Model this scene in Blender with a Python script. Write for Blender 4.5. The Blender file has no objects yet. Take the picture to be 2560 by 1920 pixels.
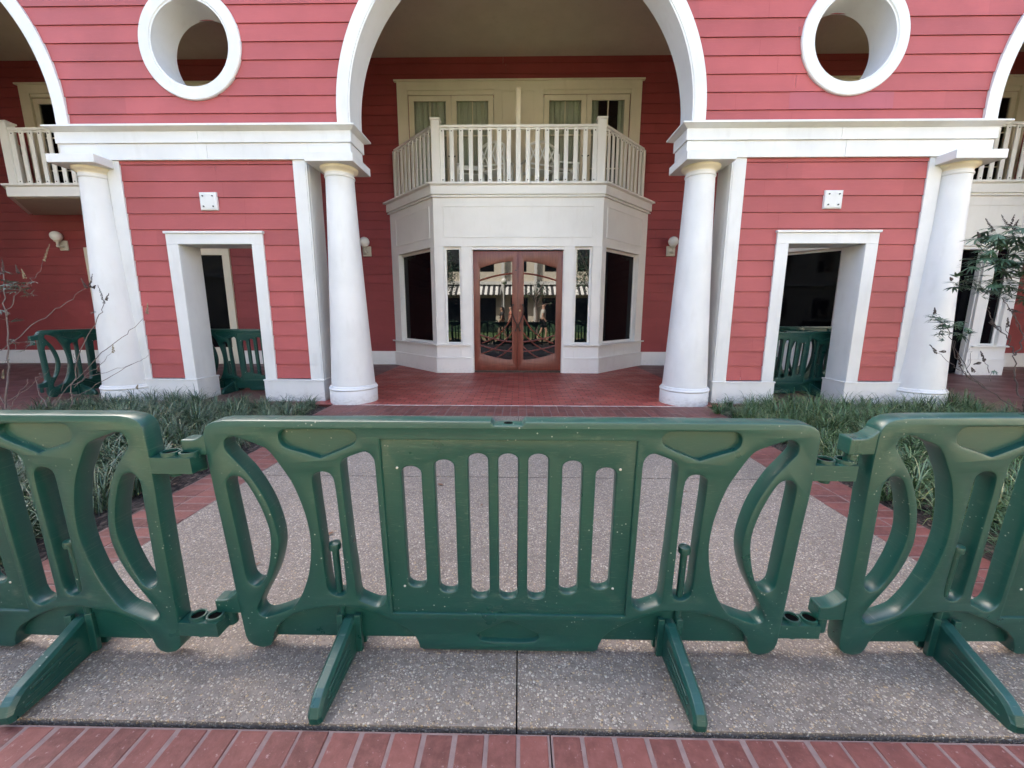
import bpy, bmesh, math, random
from math import sin, cos, pi, radians, sqrt, tan, atan2
from mathutils import Vector, Matrix

random.seed(7)
R = random.random
def U(a, b): return a + (b - a) * random.random()
scene = bpy.context.scene
COL = scene.collection

# ------------------------------------------------------------------ camera
CAM_H, FPX, PITCH, YAW, ROLL = 1.3, 1005.0, radians(10), radians(0.97), radians(0.1)
fw = Vector((-sin(YAW) * cos(PITCH), cos(YAW) * cos(PITCH), -sin(PITCH)))
rt0 = Vector((cos(YAW), sin(YAW), 0)); up0 = rt0.cross(fw)
rt = rt0 * cos(ROLL) + up0 * sin(ROLL); up = rt.cross(fw)
cam_d = bpy.data.cameras.new('camera'); cam = bpy.data.objects.new('camera', cam_d); COL.objects.link(cam)
cam_d.sensor_width = 36.0; cam_d.lens = FPX / 2560 * 36.0
cam_d.clip_start = 0.02; cam_d.clip_end = 500
cam.matrix_world = Matrix(((rt.x, up.x, -fw.x, 0), (rt.y, up.y, -fw.y, 0), (rt.z, up.z, -fw.z, CAM_H), (0, 0, 0, 1)))
scene.camera = cam
def at(x, y, Y):
    """point at depth Y that the photo shows at pixel (x, y) - used to read plant stems off the photo"""
    d = fw + rt * ((x - 1280) / FPX) - up * ((y - 960) / FPX)
    t = Y / d.y
    return Vector((d.x * t, Y, CAM_H + d.z * t))

# ------------------------------------------------------------------ light
SUN_EL, SUN_AZ = radians(43), radians(-42)          # azimuth from +Y, negative towards -X (sun behind the building)
world = bpy.data.worlds.new('World'); scene.world = world; world.use_nodes = True
nt = world.node_tree; bg = nt.nodes['Background']
sky = nt.nodes.new('ShaderNodeTexSky'); sky.sky_type = 'NISHITA'; sky.sun_disc = False
sky.sun_elevation = SUN_EL; sky.sun_rotation = SUN_AZ
sky.air_density = 0.8; sky.dust_density = 4.0; sky.ozone_density = 0.4
nt.links.new(sky.outputs[0], bg.inputs[0]); bg.inputs[1].default_value = 0.13
sun_d = bpy.data.lights.new('sun', 'SUN'); sun_d.energy = 5.0; sun_d.angle = radians(0.5); sun_d.color = (1.0, 0.93, 0.82)
sun = bpy.data.objects.new('sun', sun_d); COL.objects.link(sun); sun.location = (-20, 25, 30)
sdir = Vector((sin(SUN_AZ) * cos(SUN_EL), cos(SUN_AZ) * cos(SUN_EL), sin(SUN_EL)))
sun.rotation_euler = (-sdir).to_track_quat('-Z', 'Y').to_euler()
scene.view_settings.view_transform = 'Standard'; scene.view_settings.look = 'None'
scene.view_settings.exposure = 3.06; scene.view_settings.gamma = 1.0
scene.render.engine = 'CYCLES'
scene.cycles.use_denoising = True
scene.cycles.max_bounces = 10; scene.cycles.diffuse_bounces = 6; scene.cycles.glossy_bounces = 6
scene.cycles.transparent_max_bounces = 12
scene.cycles.caustics_reflective = False; scene.cycles.caustics_refractive = False
scene.cycles.sample_clamp_indirect = 6.0

# ------------------------------------------------------------------ helpers
def org(o):
    v = Vector((0, 0, 0))
    while o: v = v + Vector(o.location); o = o.parent
    return v
def tag(o, label=None, cat=None, group=None, kind=None):
    if label: o['label'] = label
    if cat: o['category'] = cat
    if group: o['group'] = group
    if kind: o['kind'] = kind
    return o
def empty(name, loc, label, cat, group=None, rz=0.0):
    o = bpy.data.objects.new(name, None); COL.objects.link(o); o.location = loc; o.rotation_euler = (0, 0, rz)
    o.empty_display_size = 0.2
    return tag(o, label, cat, group)
def link_mesh(name, me, mats, parent=None, loc=None):
    o = bpy.data.objects.new(name, me); COL.objects.link(o)
    for m in (mats if isinstance(mats, (list, tuple)) else [mats]): me.materials.append(m)
    if parent: o.parent = parent
    if loc is not None: o.location = loc
    return o
def bevel(o, w=0.004, seg=2, ang=40):
    b = o.modifiers.new('bevel', 'BEVEL'); b.width = w; b.segments = seg; b.limit_method = 'ANGLE'; b.angle_limit = radians(ang)
    return o
class MB:
    """collects vertices and faces in world space, builds ONE mesh object (local to its parent)"""
    def __init__(s): s.v = []; s.f = []; s.m = []; s.mi = 0
    def quad(s, a, b, c, d): n = len(s.v); s.v += [tuple(a), tuple(b), tuple(c), tuple(d)]; s.f.append((n, n+1, n+2, n+3)); s.m.append(s.mi)
    def box(s, x0, x1, y0, y1, z0, z1, T=None):
        n = len(s.v)
        P = [(x0, y0, z0), (x1, y0, z0), (x1, y1, z0), (x0, y1, z0), (x0, y0, z1), (x1, y0, z1), (x1, y1, z1), (x0, y1, z1)]
        if T: P = [tuple(T(*p)) for p in P]
        s.v += P
        for f in ((0, 3, 2, 1), (4, 5, 6, 7), (0, 1, 5, 4), (1, 2, 6, 5), (2, 3, 7, 6), (3, 0, 4, 7)):
            s.f.append(tuple(n + i for i in f)); s.m.append(s.mi)
    def prism(s, pts, z0, z1):                       # pts: CCW xy polygon
        n = len(s.v); k = len(pts)
        s.v += [(p[0], p[1], z0) for p in pts] + [(p[0], p[1], z1) for p in pts]
        s.f.append(tuple(n + i for i in reversed(range(k)))); s.m.append(s.mi)
        s.f.append(tuple(n + k + i for i in range(k))); s.m.append(s.mi)
        for i in range(k):
            j = (i + 1) % k; s.f.append((n + i, n + j, n + k + j, n + k + i)); s.m.append(s.mi)
    def loft(s, rings, closed=True, caps=True):
        n = len(s.v); k = len(rings[0])
        for r in rings: s.v += [tuple(p) for p in r]
        for a in range(len(rings) - 1):
            for i in range(k if closed else k - 1):
                j = (i + 1) % k
                s.f.append((n + a*k + i, n + a*k + j, n + (a+1)*k + j, n + (a+1)*k + i)); s.m.append(s.mi)
        if caps and closed:
            s.f.append(tuple(n + i for i in reversed(range(k)))); s.m.append(s.mi)
            e = n + (len(rings) - 1) * k; s.f.append(tuple(e + i for i in range(k))); s.m.append(s.mi)
    def lathe(s, prof, c, n=32, caps=True):          # prof: (r, z)
        s.loft([[(c[0] + r * cos(2*pi*i/n), c[1] + r * sin(2*pi*i/n), c[2] + z) for i in range(n)] for r, z in prof], True, caps)
    def tube(s, pts, r, n=8, caps=True):
        pts = [Vector(p) for p in pts]; rings = []; ref = None
        for i, p in enumerate(pts):
            d = (pts[min(i+1, len(pts)-1)] - pts[max(i-1, 0)]).normalized()
            if ref is None: ref = Vector((0, 0, 1)) if abs(d.z) < .9 else Vector((1, 0, 0))
            u = d.cross(ref).normalized(); w = u.cross(d).normalized(); ref = w
            rr = r[i] if isinstance(r, (list, tuple)) else r
            rings.append([p + (u * cos(2*pi*k/n) + w * sin(2*pi*k/n)) * rr for k in range(n)])
        s.loft(rings, True, caps)
    def sphere(s, c, r, n=12, m=8, sc=(1, 1, 1)):
        s.loft([[(c[0] + sc[0]*r*sin(pi*max(.002, min(.998, a/m)))*cos(2*pi*i/n), c[1] + sc[1]*r*sin(pi*max(.002, min(.998, a/m)))*sin(2*pi*i/n),
                  c[2] - sc[2]*r*cos(pi*a/m)) for i in range(n)] for a in range(m + 1)])
    def build(s, name, mats, parent=None, smooth=False, ang=35, bev=0.0, loc=None):
        o_ = org(parent) if parent else Vector((0, 0, 0))
        if loc is not None: o_ = o_ + Vector(loc)
        me = bpy.data.meshes.new(name)
        me.from_pydata([(v[0]-o_.x, v[1]-o_.y, v[2]-o_.z) for v in s.v], [], s.f); me.update()
        if any(s.m): me.polygons.foreach_set('material_index', s.m)
        if smooth:
            bm = bmesh.new(); bm.from_mesh(me); bmesh.ops.remove_doubles(bm, verts=bm.verts, dist=1e-5); bm.to_mesh(me); bm.free()
            me.polygons.foreach_set('use_smooth', [True] * len(me.polygons)); me.set_sharp_from_angle(angle=radians(ang))
        ob = link_mesh(name, me, mats, parent, loc)
        if bev: bevel(ob, bev)
        return ob

def chaikin(p, n=2):
    for _ in range(n):
        q = []
        for i in range(len(p)):
            a, b = p[i], p[(i+1) % len(p)]
            q += [(a[0]*.75 + b[0]*.25, a[1]*.75 + b[1]*.25), (a[0]*.25 + b[0]*.75, a[1]*.25 + b[1]*.75)]
        p = q
    return p
def plate(outer, holes, thick, bev=0.0, bres=2):
    """flat plate with holes drawn in x (right) and z (up); front faces -Y, centred on y = 0; returns a mesh"""
    cu = bpy.data.curves.new('plate', 'CURVE'); cu.dimensions = '2D'; cu.fill_mode = 'BOTH'
    cu.extrude = thick / 2 - bev; cu.bevel_depth = bev; cu.bevel_resolution = bres; cu.offset = -bev
    for pl in [outer] + holes:
        sp = cu.splines.new('POLY'); sp.points.add(len(pl) - 1); sp.use_cyclic_u = True
        for i, p in enumerate(pl): sp.points[i].co = (p[0], p[1], 0, 1)
    ob = bpy.data.objects.new('plate', cu); COL.objects.link(ob)
    bpy.context.view_layer.update()
    me = bpy.data.meshes.new_from_object(ob.evaluated_get(bpy.context.evaluated_depsgraph_get()))
    bpy.data.objects.remove(ob); bpy.data.curves.remove(cu)
    me.transform(Matrix.Rotation(pi / 2, 4, 'X'))
    bm = bmesh.new(); bm.from_mesh(me); bmesh.ops.remove_doubles(bm, verts=bm.verts, dist=1e-5)
    bmesh.ops.recalc_face_normals(bm, faces=bm.faces); bm.to_mesh(me); bm.free()
    me.polygons.foreach_set('use_smooth', [True] * len(me.polygons)); me.set_sharp_from_angle(angle=radians(38))
    me.materials.clear()
    return me
def join_into(me, mb, off=(0, 0, 0)):
    """add an MB's faces to an existing mesh"""
    bm = bmesh.new(); bm.from_mesh(me)
    vs = [bm.verts.new((v[0]+off[0], v[1]+off[1], v[2]+off[2])) for v in mb.v]
    for f in mb.f:
        try: bm.faces.new([vs[i] for i in f])
        except ValueError: pass
    bm.to_mesh(me); bm.free()
def join_mesh(me, other, off=(0, 0, 0)):
    t = MB(); t.v = [tuple(v.co) for v in other.vertices]; t.f = [tuple(p.vertices) for p in other.polygons]
    join_into(me, t, off); me.polygons.foreach_set('use_smooth', [True] * len(me.polygons)); me.set_sharp_from_angle(angle=radians(38))
def copy_tree(o, parent=None):
    c = o.copy(); COL.objects.link(c)
    if parent: c.parent = parent
    for ch in list(o.children): copy_tree(ch, c)
    return c

# ------------------------------------------------------------------ materials
class N:
    """small node builder"""
    def __init__(s, name):
        s.mat = bpy.data.materials.new(name); s.mat.use_nodes = True; s.t = s.mat.node_tree
        s.b = s.t.nodes['Principled BSDF']; s.out = s.t.nodes['Material Output']
    def n(s, typ, **kw):
        nd = s.t.nodes.new(typ)
        for k, v in kw.items(): setattr(nd, k, v)
        return nd
    def l(s, a, b): s.t.links.new(a, b)
    def setv(s, **kw):
        for k, v in kw.items():
            i = s.b.inputs[k.replace('_', ' ')]
            i.default_value = (v[0], v[1], v[2], 1) if isinstance(v, (tuple, list)) and len(v) == 3 else v
    def coord(s, scale=(1, 1, 1)):
        tc = s.n('ShaderNodeTexCoord'); mp = s.n('ShaderNodeMapping'); mp.inputs['Scale'].default_value = scale
        s.l(tc.outputs['Object'], mp.inputs[0]); return mp.outputs[0]
    def pos(s, scale=(1, 1, 1)):
        g = s.n('ShaderNodeNewGeometry'); mp = s.n('ShaderNodeMapping'); mp.inputs['Scale'].default_value = scale
        s.l(g.outputs['Position'], mp.inputs[0]); return mp.outputs[0]
    def noise(s, vec, scale, detail=4, rough=.55):
        nd = s.n('ShaderNodeTexNoise'); nd.inputs['Scale'].default_value = scale; nd.inputs['Detail'].default_value = detail
        nd.inputs['Roughness'].default_value = rough
        s.l(vec, nd.inputs['Vector']); return nd.outputs[0]
    def ramp(s, fac, stops, interp='LINEAR'):
        nd = s.n('ShaderNodeValToRGB'); cr = nd.color_ramp; cr.interpolation = interp
        while len(cr.elements) < len(stops): cr.elements.new(.5)
        for e, (p, c) in zip(cr.elements, stops):
            e.position = p; e.color = (c, c, c, 1) if not isinstance(c, (tuple, list)) else (c[0], c[1], c[2], 1)
        s.l(fac, nd.inputs[0]); return nd.outputs[0]
    def mix(s, fac, a, b, mode='MIX'):
        nd = s.n('ShaderNodeMix', data_type='RGBA', blend_type=mode)
        for sock, v in ((nd.inputs[0], fac), (nd.inputs[6], a), (nd.inputs[7], b)):
            if hasattr(v, 'is_output'): s.l(v, sock)
            elif isinstance(v, (tuple, list)): sock.default_value = (v[0], v[1], v[2], 1)
            else: sock.default_value = v
        return nd.outputs[2]
    def bump(s, h, strength=.2, dist=.01):
        nd = s.n('ShaderNodeBump'); nd.inputs['Strength'].default_value = strength; nd.inputs['Distance'].default_value = dist
        s.l(h, nd.inputs['Height']); s.l(nd.outputs[0], s.b.inputs['Normal'])
    def math(s, op, a, b=None):
        nd = s.n('ShaderNodeMath', operation=op)
        for sock, v in zip(nd.inputs, (a, b)):
            if v is None: continue
            if hasattr(v, 'is_output'): s.l(v, sock)
            else: sock.default_value = v
        return nd.outputs[0]
    def base(s, sock): s.l(sock, s.b.inputs['Base Color'])

def m_paint(name, col, rough=.5, dirt=.12, bump=.06, spec=.4):
    n = N(name); p = n.pos()
    a = n.noise(p, 1.7, 5); b = n.noise(n.pos((1, 1, .25)), 9, 4)
    f = n.ramp(a, [(.35, 0), (.75, 1)]); d = n.ramp(b, [(.55, 0), (.8, 1)])
    dark = tuple(c * (1 - dirt) for c in col); dk2 = tuple(c * (1 - 1.6 * dirt) for c in (col[0], col[1]*.98, col[2]*.95))
    c1 = n.mix(f, col, dark); c2 = n.mix(n.math('MULTIPLY', d, .5), c1, dk2)
    g2 = n.n('ShaderNodeNewGeometry'); s2 = n.n('ShaderNodeSeparateXYZ'); n.l(g2.outputs['Position'], s2.inputs[0])
    splash = n.math('MULTIPLY', n.ramp(s2.outputs[2], [(.0, 1), (.16, 0)]), n.ramp(n.noise(n.pos((1, 1, 2)), 16, 6, .7), [(.45, 0), (.72, 1)]))
    c2 = n.mix(n.math('MULTIPLY', splash, dirt * 4.5), c2, (.20, .16, .12))
    spk = n.math('MULTIPLY', n.ramp(n.noise(n.pos((1, 1, 1)), 46, 5, .7), [(.63, 0), (.72, 1)]), n.ramp(a, [(.45, 0), (.65, 1)]))
    c2 = n.mix(n.math('MULTIPLY', spk, dirt * 1.6), c2, (.24, .22, .19))
    n.base(c2); n.setv(Roughness=rough); n.b.inputs['Specular IOR Level'].default_value = spec
    n.bump(n.noise(p, 140, 3), bump, .004)
    return n.mat
def m_siding(name, col, pitch=.2115, z0=.337):
    n = N(name); g = n.n('ShaderNodeNewGeometry'); sp = n.n('ShaderNodeSeparateXYZ'); n.l(g.outputs['Position'], sp.inputs[0])
    k = n.math('FLOOR', n.math('DIVIDE', n.math('SUBTRACT', sp.outputs[2], z0 - .002), pitch))
    wn = n.n('ShaderNodeTexWhiteNoise', noise_dimensions='2D'); cb = n.n('ShaderNodeCombineXYZ')
    n.l(k, cb.inputs[0]); n.l(n.math('FLOOR', n.math('DIVIDE', n.math('ADD', sp.outputs[0], n.math('MULTIPLY', k, 1.37)), 3.6)), cb.inputs[1]); n.l(cb.outputs[0], wn.inputs['Vector'])
    v = n.ramp(wn.outputs[0], [(0, tuple(c * .93 for c in col)), (1, tuple(min(1, c * 1.06) for c in col))])
    grain = n.noise(n.pos((1.2, 1, 9)), 6, 6, .65)
    blot = n.ramp(n.noise(n.pos(), 1.3, 5), [(.35, .86), (.7, 1.05)])
    c = n.mix(1.0, v, blot, 'MULTIPLY')
    c = n.mix(n.ramp(grain, [(.52, 0), (.8, .22)]), c, tuple(min(1, x * 1.25 + .02) for x in col))
    n.base(c); n.setv(Roughness=.55); n.b.inputs['Specular IOR Level'].default_value = .3
    n.bump(n.noise(n.pos((2.5, 1, 16)), 8, 5, .7), .28, .006)
    return n.mat
WHITE = m_paint('white_paint', (.66, .66, .642), .45, .12)
WHITE3 = m_paint('white_paint_lit_copy', (.84, .83, .79), .4, .07)  # same white as WHITE, light put into the colour to offset the dimmer porch
WHITE2 = m_paint('cream_paint', (.74, .68, .54), .5, .10)
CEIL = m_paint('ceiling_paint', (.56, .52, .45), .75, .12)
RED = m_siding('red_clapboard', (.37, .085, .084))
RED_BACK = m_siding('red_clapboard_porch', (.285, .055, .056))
PATCH = m_paint('faded_red_board', (.36, .088, .104), .6, .1)
ROOF = m_paint('roof_grey', (.12, .12, .12), .8)
DARKSTEEL = m_paint('dark_metal', (.035, .022, .018), .35, .1, .02, .5)
BOLT = m_paint('bolt_metal', (.05, .05, .05), .4)
CREAM_FIXTURE = m_paint('ivory_fixture', (.62, .58, .47), .45, .1)
n = N('globe_glass'); n.setv(Base_Color=(.82, .81, .76), Roughness=.12); GLOBE = n.mat
n = N('dark_glass'); n.setv(Base_Color=(.004, .005, .006), Roughness=.0, IOR=1.6); n.bump(n.noise(n.pos((1, 1, .6)), 1.6, 2), .018, .02); GLASS = n.mat
n = N('tinted_glass'); n.setv(Base_Color=(.003, .003, .004), Roughness=.02, IOR=1.45); n.b.inputs['Specular IOR Level'].default_value = .10; TINT = n.mat
def m_clear():
    n = N('clear_pane'); tr = n.n('ShaderNodeBsdfTransparent'); tr.inputs[0].default_value = (.93, .95, .92, 1)
    gl = n.n('ShaderNodeBsdfGlossy'); gl.inputs['Roughness'].default_value = .0
    fr = n.n('ShaderNodeFresnel'); fr.inputs[0].default_value = 1.5
    mx = n.n('ShaderNodeMixShader'); n.l(fr.outputs[0], mx.inputs[0]); n.l(tr.outputs[0], mx.inputs[1]); n.l(gl.outputs[0], mx.inputs[2])
    n.l(mx.outputs[0], n.out.inputs[0]); return n.mat
CLEAR = m_clear()
n = N('curtain_cloth'); n.base(n.mix(n.ramp(n.noise(n.pos((30, 30, 1)), 2, 3), [(.3, 0), (.7, 1)]), (.52, .52, .46), (.66, .66, .60))); n.setv(Roughness=.9); CURTAIN = n.mat
n = N('door_wood'); w = n.noise(n.pos((1, 1, .12)), 34, 6, .6)
n.base(n.mix(n.ramp(w, [(.3, 0), (.7, 1)]), (.125, .028, .017), (.20, .050, .030))); n.setv(Roughness=.38); n.bump(w, .08, .004); WOOD = n.mat

def m_plastic():
    n = N('green_plastic'); g = (.0042, .049, .040)
    info = n.n('ShaderNodeObjectInfo'); tc0 = n.n('ShaderNodeTexCoord'); va = n.n('ShaderNodeVectorMath', operation='ADD')
    n.l(tc0.outputs['Object'], va.inputs[0]); n.l(n.math('MULTIPLY', info.outputs['Random'], 31.0), va.inputs[1]); oc = va.outputs[0]
    big = n.noise(oc, 2.2, 5, .6)
    c = n.mix(n.ramp(big, [(.35, 0), (.7, 1)]), g, (.0075, .057, .041))
    # chalky wear and drag scratches
    patch = n.ramp(n.noise(oc, 3.2, 6, .7), [(.38, .15), (.66, 1)])
    def streaks(rot, sx, sz, lo, hi, amt, colr):
        nonlocal c
        tc = n.n('ShaderNodeTexCoord'); mp = n.n('ShaderNodeMapping'); mp.inputs['Rotation'].default_value = (0, rot, 0); mp.inputs['Scale'].default_value = (sx, 1, sz)
        n.l(oc, mp.inputs[0])
        f = n.ramp(n.noise(mp.outputs[0], 5, 2, .5), [(lo, 0), (hi, 1)])
        c = n.mix(n.math('MULTIPLY', n.math('MULTIPLY', f, patch), amt), c, colr)
    streaks(.12, 3, 60, .67, .72, .28, (.16, .20, .145)); streaks(-.5, 4, 80, .67, .72, .35, (.18, .22, .165)); streaks(1.3, 4, 70, .67, .72, .32, (.17, .21, .16)); streaks(.9, 5, 90, .68, .73, .4, (.22, .25, .19))
    bl = n.ramp(n.noise(n.coord((1, 1, 1.6)), 14, 6, .72), [(.58, 0), (.72, 1)])
    c = n.mix(n.math('MULTIPLY', n.math('MULTIPLY', bl, patch), .30), c, (.14, .19, .13))
    vo = n.n('ShaderNodeTexVoronoi'); vo.inputs['Scale'].default_value = 42; n.l(oc, vo.inputs['Vector'])
    fl = n.math('MULTIPLY', n.ramp(vo.outputs['Distance'], [(.07, 1), (.14, 0)]), n.ramp(n.noise(oc, 2.4, 3), [(.50, 0), (.62, 1)]))
    c = n.mix(n.math('MULTIPLY', fl, .75), c, (.42, .43, .37))
    bv = n.n('ShaderNodeBevel'); bv.samples = 4; bv.inputs['Radius'].default_value = .012
    gm = n.n('ShaderNodeNewGeometry'); vm = n.n('ShaderNodeVectorMath', operation='DOT_PRODUCT'); n.l(bv.outputs[0], vm.inputs[0]); n.l(gm.outputs['Normal'], vm.inputs[1])
    pt = n.ramp(vm.outputs['Value'], [(.86, 1), (.985, 0)])
    c = n.mix(n.math('MULTIPLY', n.math('MULTIPLY', pt, n.ramp(n.noise(oc, 11, 5, .7), [(.35, .2), (.7, 1)])), .5), c, (.035, .085, .058))
    n.base(c)
    n.l(n.ramp(n.noise(oc, 6, 5), [(.3, .27), (.7, .41)]), n.b.inputs['Roughness'])
    n.b.inputs['Specular IOR Level'].default_value = .55
    n.bump(n.noise(oc, 180, 4, .6), .05, .002)
    return n.mat
GREEN = m_plastic()
n = N('black_hole'); n.setv(Base_Color=(.002, .002, .002), Roughness=.95); n.b.inputs['Specular IOR Level'].default_value = .05; HOLE = n.mat

def m_aggregate():
    n = N('exposed_aggregate'); p = n.pos()
    base = n.mix(n.ramp(n.noise(p, 30, 6, .7), [(.3, 0), (.75, 1)]), (.135, .110, .088), (.31, .262, .215))
    stain = n.ramp(n.noise(p, 1.1, 6, .6), [(.3, .70), (.7, 1.04)])
    col = base; hs = None
    for sc, thr, keep in ((80, .45, .38), (150, .44, .28)):
        vo = n.n('ShaderNodeTexVoronoi'); vo.inputs['Scale'].default_value = sc; vo.inputs['Randomness'].default_value = 1.0; n.l(p, vo.inputs['Vector'])
        sp = n.n('ShaderNodeSeparateColor'); n.l(vo.outputs['Color'], sp.inputs[0])
        dd = n.math('ADD', vo.outputs['Distance'], n.math('MULTIPLY', n.noise(p, sc * 1.6, 2), .16))
        inside = n.ramp(dd, [(thr, 1), (thr + .07, 0)])
        m = n.math('MULTIPLY', inside, n.ramp(sp.outputs[0], [(keep, 0), (keep + .03, 1)]))
        pc = n.ramp(sp.outputs[1], [(0, (.50, .44, .35)), (.16, (.29, .23, .16)), (.32, (.42, .37, .30)), (.48, (.16, .125, .10)), (.62, (.60, .54, .44)), (.72, (.31, .27, .22)), (.88, (.46, .34, .20))], 'CONSTANT')
        col = n.mix(m, col, pc)
        h = n.math('MULTIPLY', m, n.ramp(vo.outputs['Distance'], [(0, 1), (thr, .3)]))
        hs = h if hs is None else n.math('MAXIMUM', hs, h)
    n.base(n.mix(1.0, col, stain, 'MULTIPLY')); n.setv(Roughness=.62)
    n.bump(hs, .75, .007); return n.mat
AGG = m_aggregate()
def m_brick(name, c0, c1, rough=.6):
    n = N(name); g = n.n('ShaderNodeNewGeometry'); p = n.pos()
    c = n.ramp(g.outputs['Random Per Island'], [(0, c0), (1, c1)])
    c = n.mix(n.ramp(n.noise(p, 26, 6, .65), [(.4, 0), (.75, .5)]), c, tuple(min(1, x * 1.45 + .025) for x in c1))
    c = n.mix(n.ramp(n.noise(p, 5, 6, .6), [(.5, 0), (.8, .6)]), c, tuple(x * .55 for x in c0))
    c = n.mix(n.ramp(n.noise(p, 60, 4, .7), [(.62, 0), (.72, .5)]), c, (.42, .30, .28))
    n.base(c); n.setv(Roughness=rough); n.bump(n.noise(p, 90, 5, .6), .3, .004); return n.mat
BRICK = m_brick('border_brick', (.088, .025, .018), (.16, .050, .038))
n = N('mortar'); n.base(n.mix(n.noise(n.pos(), 22, 6, .7), (.11, .065, .058), (.27, .20, .18))); n.setv(Roughness=.9); n.bump(n.noise(n.pos(), 120, 4), .3, .004); MORTAR = n.mat
n = N('dark_joint'); n.base(n.mix(n.noise(n.pos(), 30, 5), (.018, .015, .014), (.06, .045, .042))); n.setv(Roughness=.95); JOINT = n.mat
def m_paver(name, c0, c1, mort, rough, bw=.2, bh=.1, sheen=.5):
    n = N(name); p = n.pos()
    bt = n.n('ShaderNodeTexBrick'); bt.inputs['Scale'].default_value = 1; bt.inputs['Brick Width'].default_value = bw; bt.inputs['Row Height'].default_value = bh
    bt.inputs['Mortar Size'].default_value = .009; bt.inputs['Mortar Smooth'].default_value = .4
    bt.inputs['Color1'].default_value = (*c0, 1); bt.inputs['Color2'].default_value = (*c1, 1); bt.inputs['Mortar'].default_value = (*mort, 1)
    n.l(p, bt.inputs['Vector'])
    c = n.mix(n.ramp(n.noise(p, 1.6, 6, .65), [(.45, 0), (.8, .22)]), bt.outputs['Color'], tuple(min(1, x * 1.4 + .03) for x in c1))
    c = n.mix(n.ramp(n.noise(p, 20, 5, .65), [(.45, 0), (.8, .35)]), c, tuple(x * .5 for x in c0))
    n.base(c); n.l(n.ramp(n.noise(p, 2.2, 5), [(.3, rough - .12), (.7, rough + .15)]), n.b.inputs['Roughness'])
    n.b.inputs['Specular IOR Level'].default_value = sheen
    n.bump(n.math('SUBTRACT', n.math('MULTIPLY', n.noise(p, 60, 4), .25), bt.outputs['Fac']), .4, .006); return n.mat
PORCH = m_paver('porch_brick', (.27, .046, .034), (.44, .098, .072), (.075, .018, .014), .50)
PORCH2 = m_paver('side_brick', (.12, .048, .042), (.16, .062, .054), (.075, .035, .032), .5)
n = N('mulch'); vo = n.n('ShaderNodeTexVoronoi'); vo.inputs['Scale'].default_value = 55; n.l(n.pos((1, .55, 1)), vo.inputs['Vector'])
sp = n.n('ShaderNodeSeparateColor'); n.l(vo.outputs['Color'], sp.inputs[0])
n.base(n.ramp(sp.outputs[0], [(0, (.012, .009, .007)), (.5, (.035, .024, .018)), (.85, (.07, .05, .04)), (1, (.16, .12, .09))])); n.setv(Roughness=.95)
n.bump(n.math('SUBTRACT', 1.0, vo.outputs['Distance']), .9, .02); MULCH = n.mat
def m_leaf(name, stops, rough=.42, trans=.0):
    n = N(name); g = n.n('ShaderNodeNewGeometry')
    n.base(n.mix(n.ramp(n.noise(n.pos(), .9, 3), [(.35, 0), (.65, .5)]), n.ramp(g.outputs['Random Per Island'], stops), stops[-1][1]))
    n.setv(Roughness=rough); n.b.inputs['Specular IOR Level'].default_value = .5; return n.mat
LIRIOPE_L = m_leaf('mondo_leaf', [(0, (.014, .040, .015)), (.5, (.036, .080, .036)), (.88, (.115, .165, .095)), (.975, (.28, .26, .13)), (1, (.04, .09, .04))], .36)
LIRIOPE_R = m_leaf('mondo_leaf_bright', [(0, (.016, .046, .014)), (.5, (.045, .105, .034)), (.88, (.12, .19, .075)), (.975, (.30, .28, .12)), (1, (.05, .115, .04))], .38)
SHRUB_GREY = m_leaf('grey_green_leaf', [(0, (.07, .10, .075)), (1, (.16, .19, .15))], .6)
SHRUB_GREEN = m_leaf('chaste_leaf', [(0, (.022, .062, .036)), (.6, (.045, .10, .058)), (1, (.085, .15, .085))], .42)
n = N('twig_bark'); n.base(n.mix(n.noise(n.pos(), 30, 4), (.10, .075, .065), (.24, .19, .17))); n.setv(Roughness=.85); BARK = n.mat
n = N('dark_twig'); n.base(n.mix(n.noise(n.pos(), 30, 4), (.05, .035, .032), (.12, .09, .08))); n.setv(Roughness=.85); BARK2 = n.mat
n = N('seed_spike'); n.base(n.mix(n.noise(n.pos(), 90, 3), (.03, .022, .022), (.10, .075, .06))); n.setv(Roughness=.9); SEED = n.mat
n = N('pale_spike'); n.base(n.mix(n.noise(n.pos(), 90, 3), (.16, .12, .07), (.36, .30, .19))); n.setv(Roughness=.9); SEED2 = n.mat
n = N('dry_leaf'); n.base(n.mix(n.noise(n.pos(), 60, 3), (.10, .045, .025), (.24, .13, .07))); n.setv(Roughness=.8); DRY = n.mat
n = N('white_chair'); n.setv(Base_Color=(.88, .88, .86), Roughness=.4); CHAIR = n.mat
n = N('lawn_grass'); n.base(n.mix(n.noise(n.pos(), 30, 6, .7), (.03, .07, .015), (.09, .15, .04))); n.setv(Roughness=.9); n.bump(n.noise(n.pos(), 90, 4), .8, .02); LAWN = n.mat
n = N('walk_concrete'); n.base(n.mix(n.noise(n.pos(), 12, 6, .6), (.19, .14, .075), (.28, .22, .12))); n.setv(Roughness=.8); WALK = n.mat
CREAMWALL = m_paint('cream_wall', (.60, .55, .46), .7)
n = N('awning_stripe'); g_ = n.n('ShaderNodeNewGeometry'); sx = n.n('ShaderNodeSeparateXYZ'); n.l(g_.outputs['Position'], sx.inputs[0])
st = n.math('GREATER_THAN', n.math('FRACT', n.math('DIVIDE', sx.outputs[0], .42)), .5)
n.base(n.mix(st, (.05, .05, .055), (.80, .80, .78))); n.setv(Roughness=.8); AWN = n.mat
def flat(name, col, rough=.7):
    n = N(name); n.base(n.mix(n.noise(n.pos(), 14, 4), tuple(c * .85 for c in col), col)); n.setv(Roughness=rough); return n.mat

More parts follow.
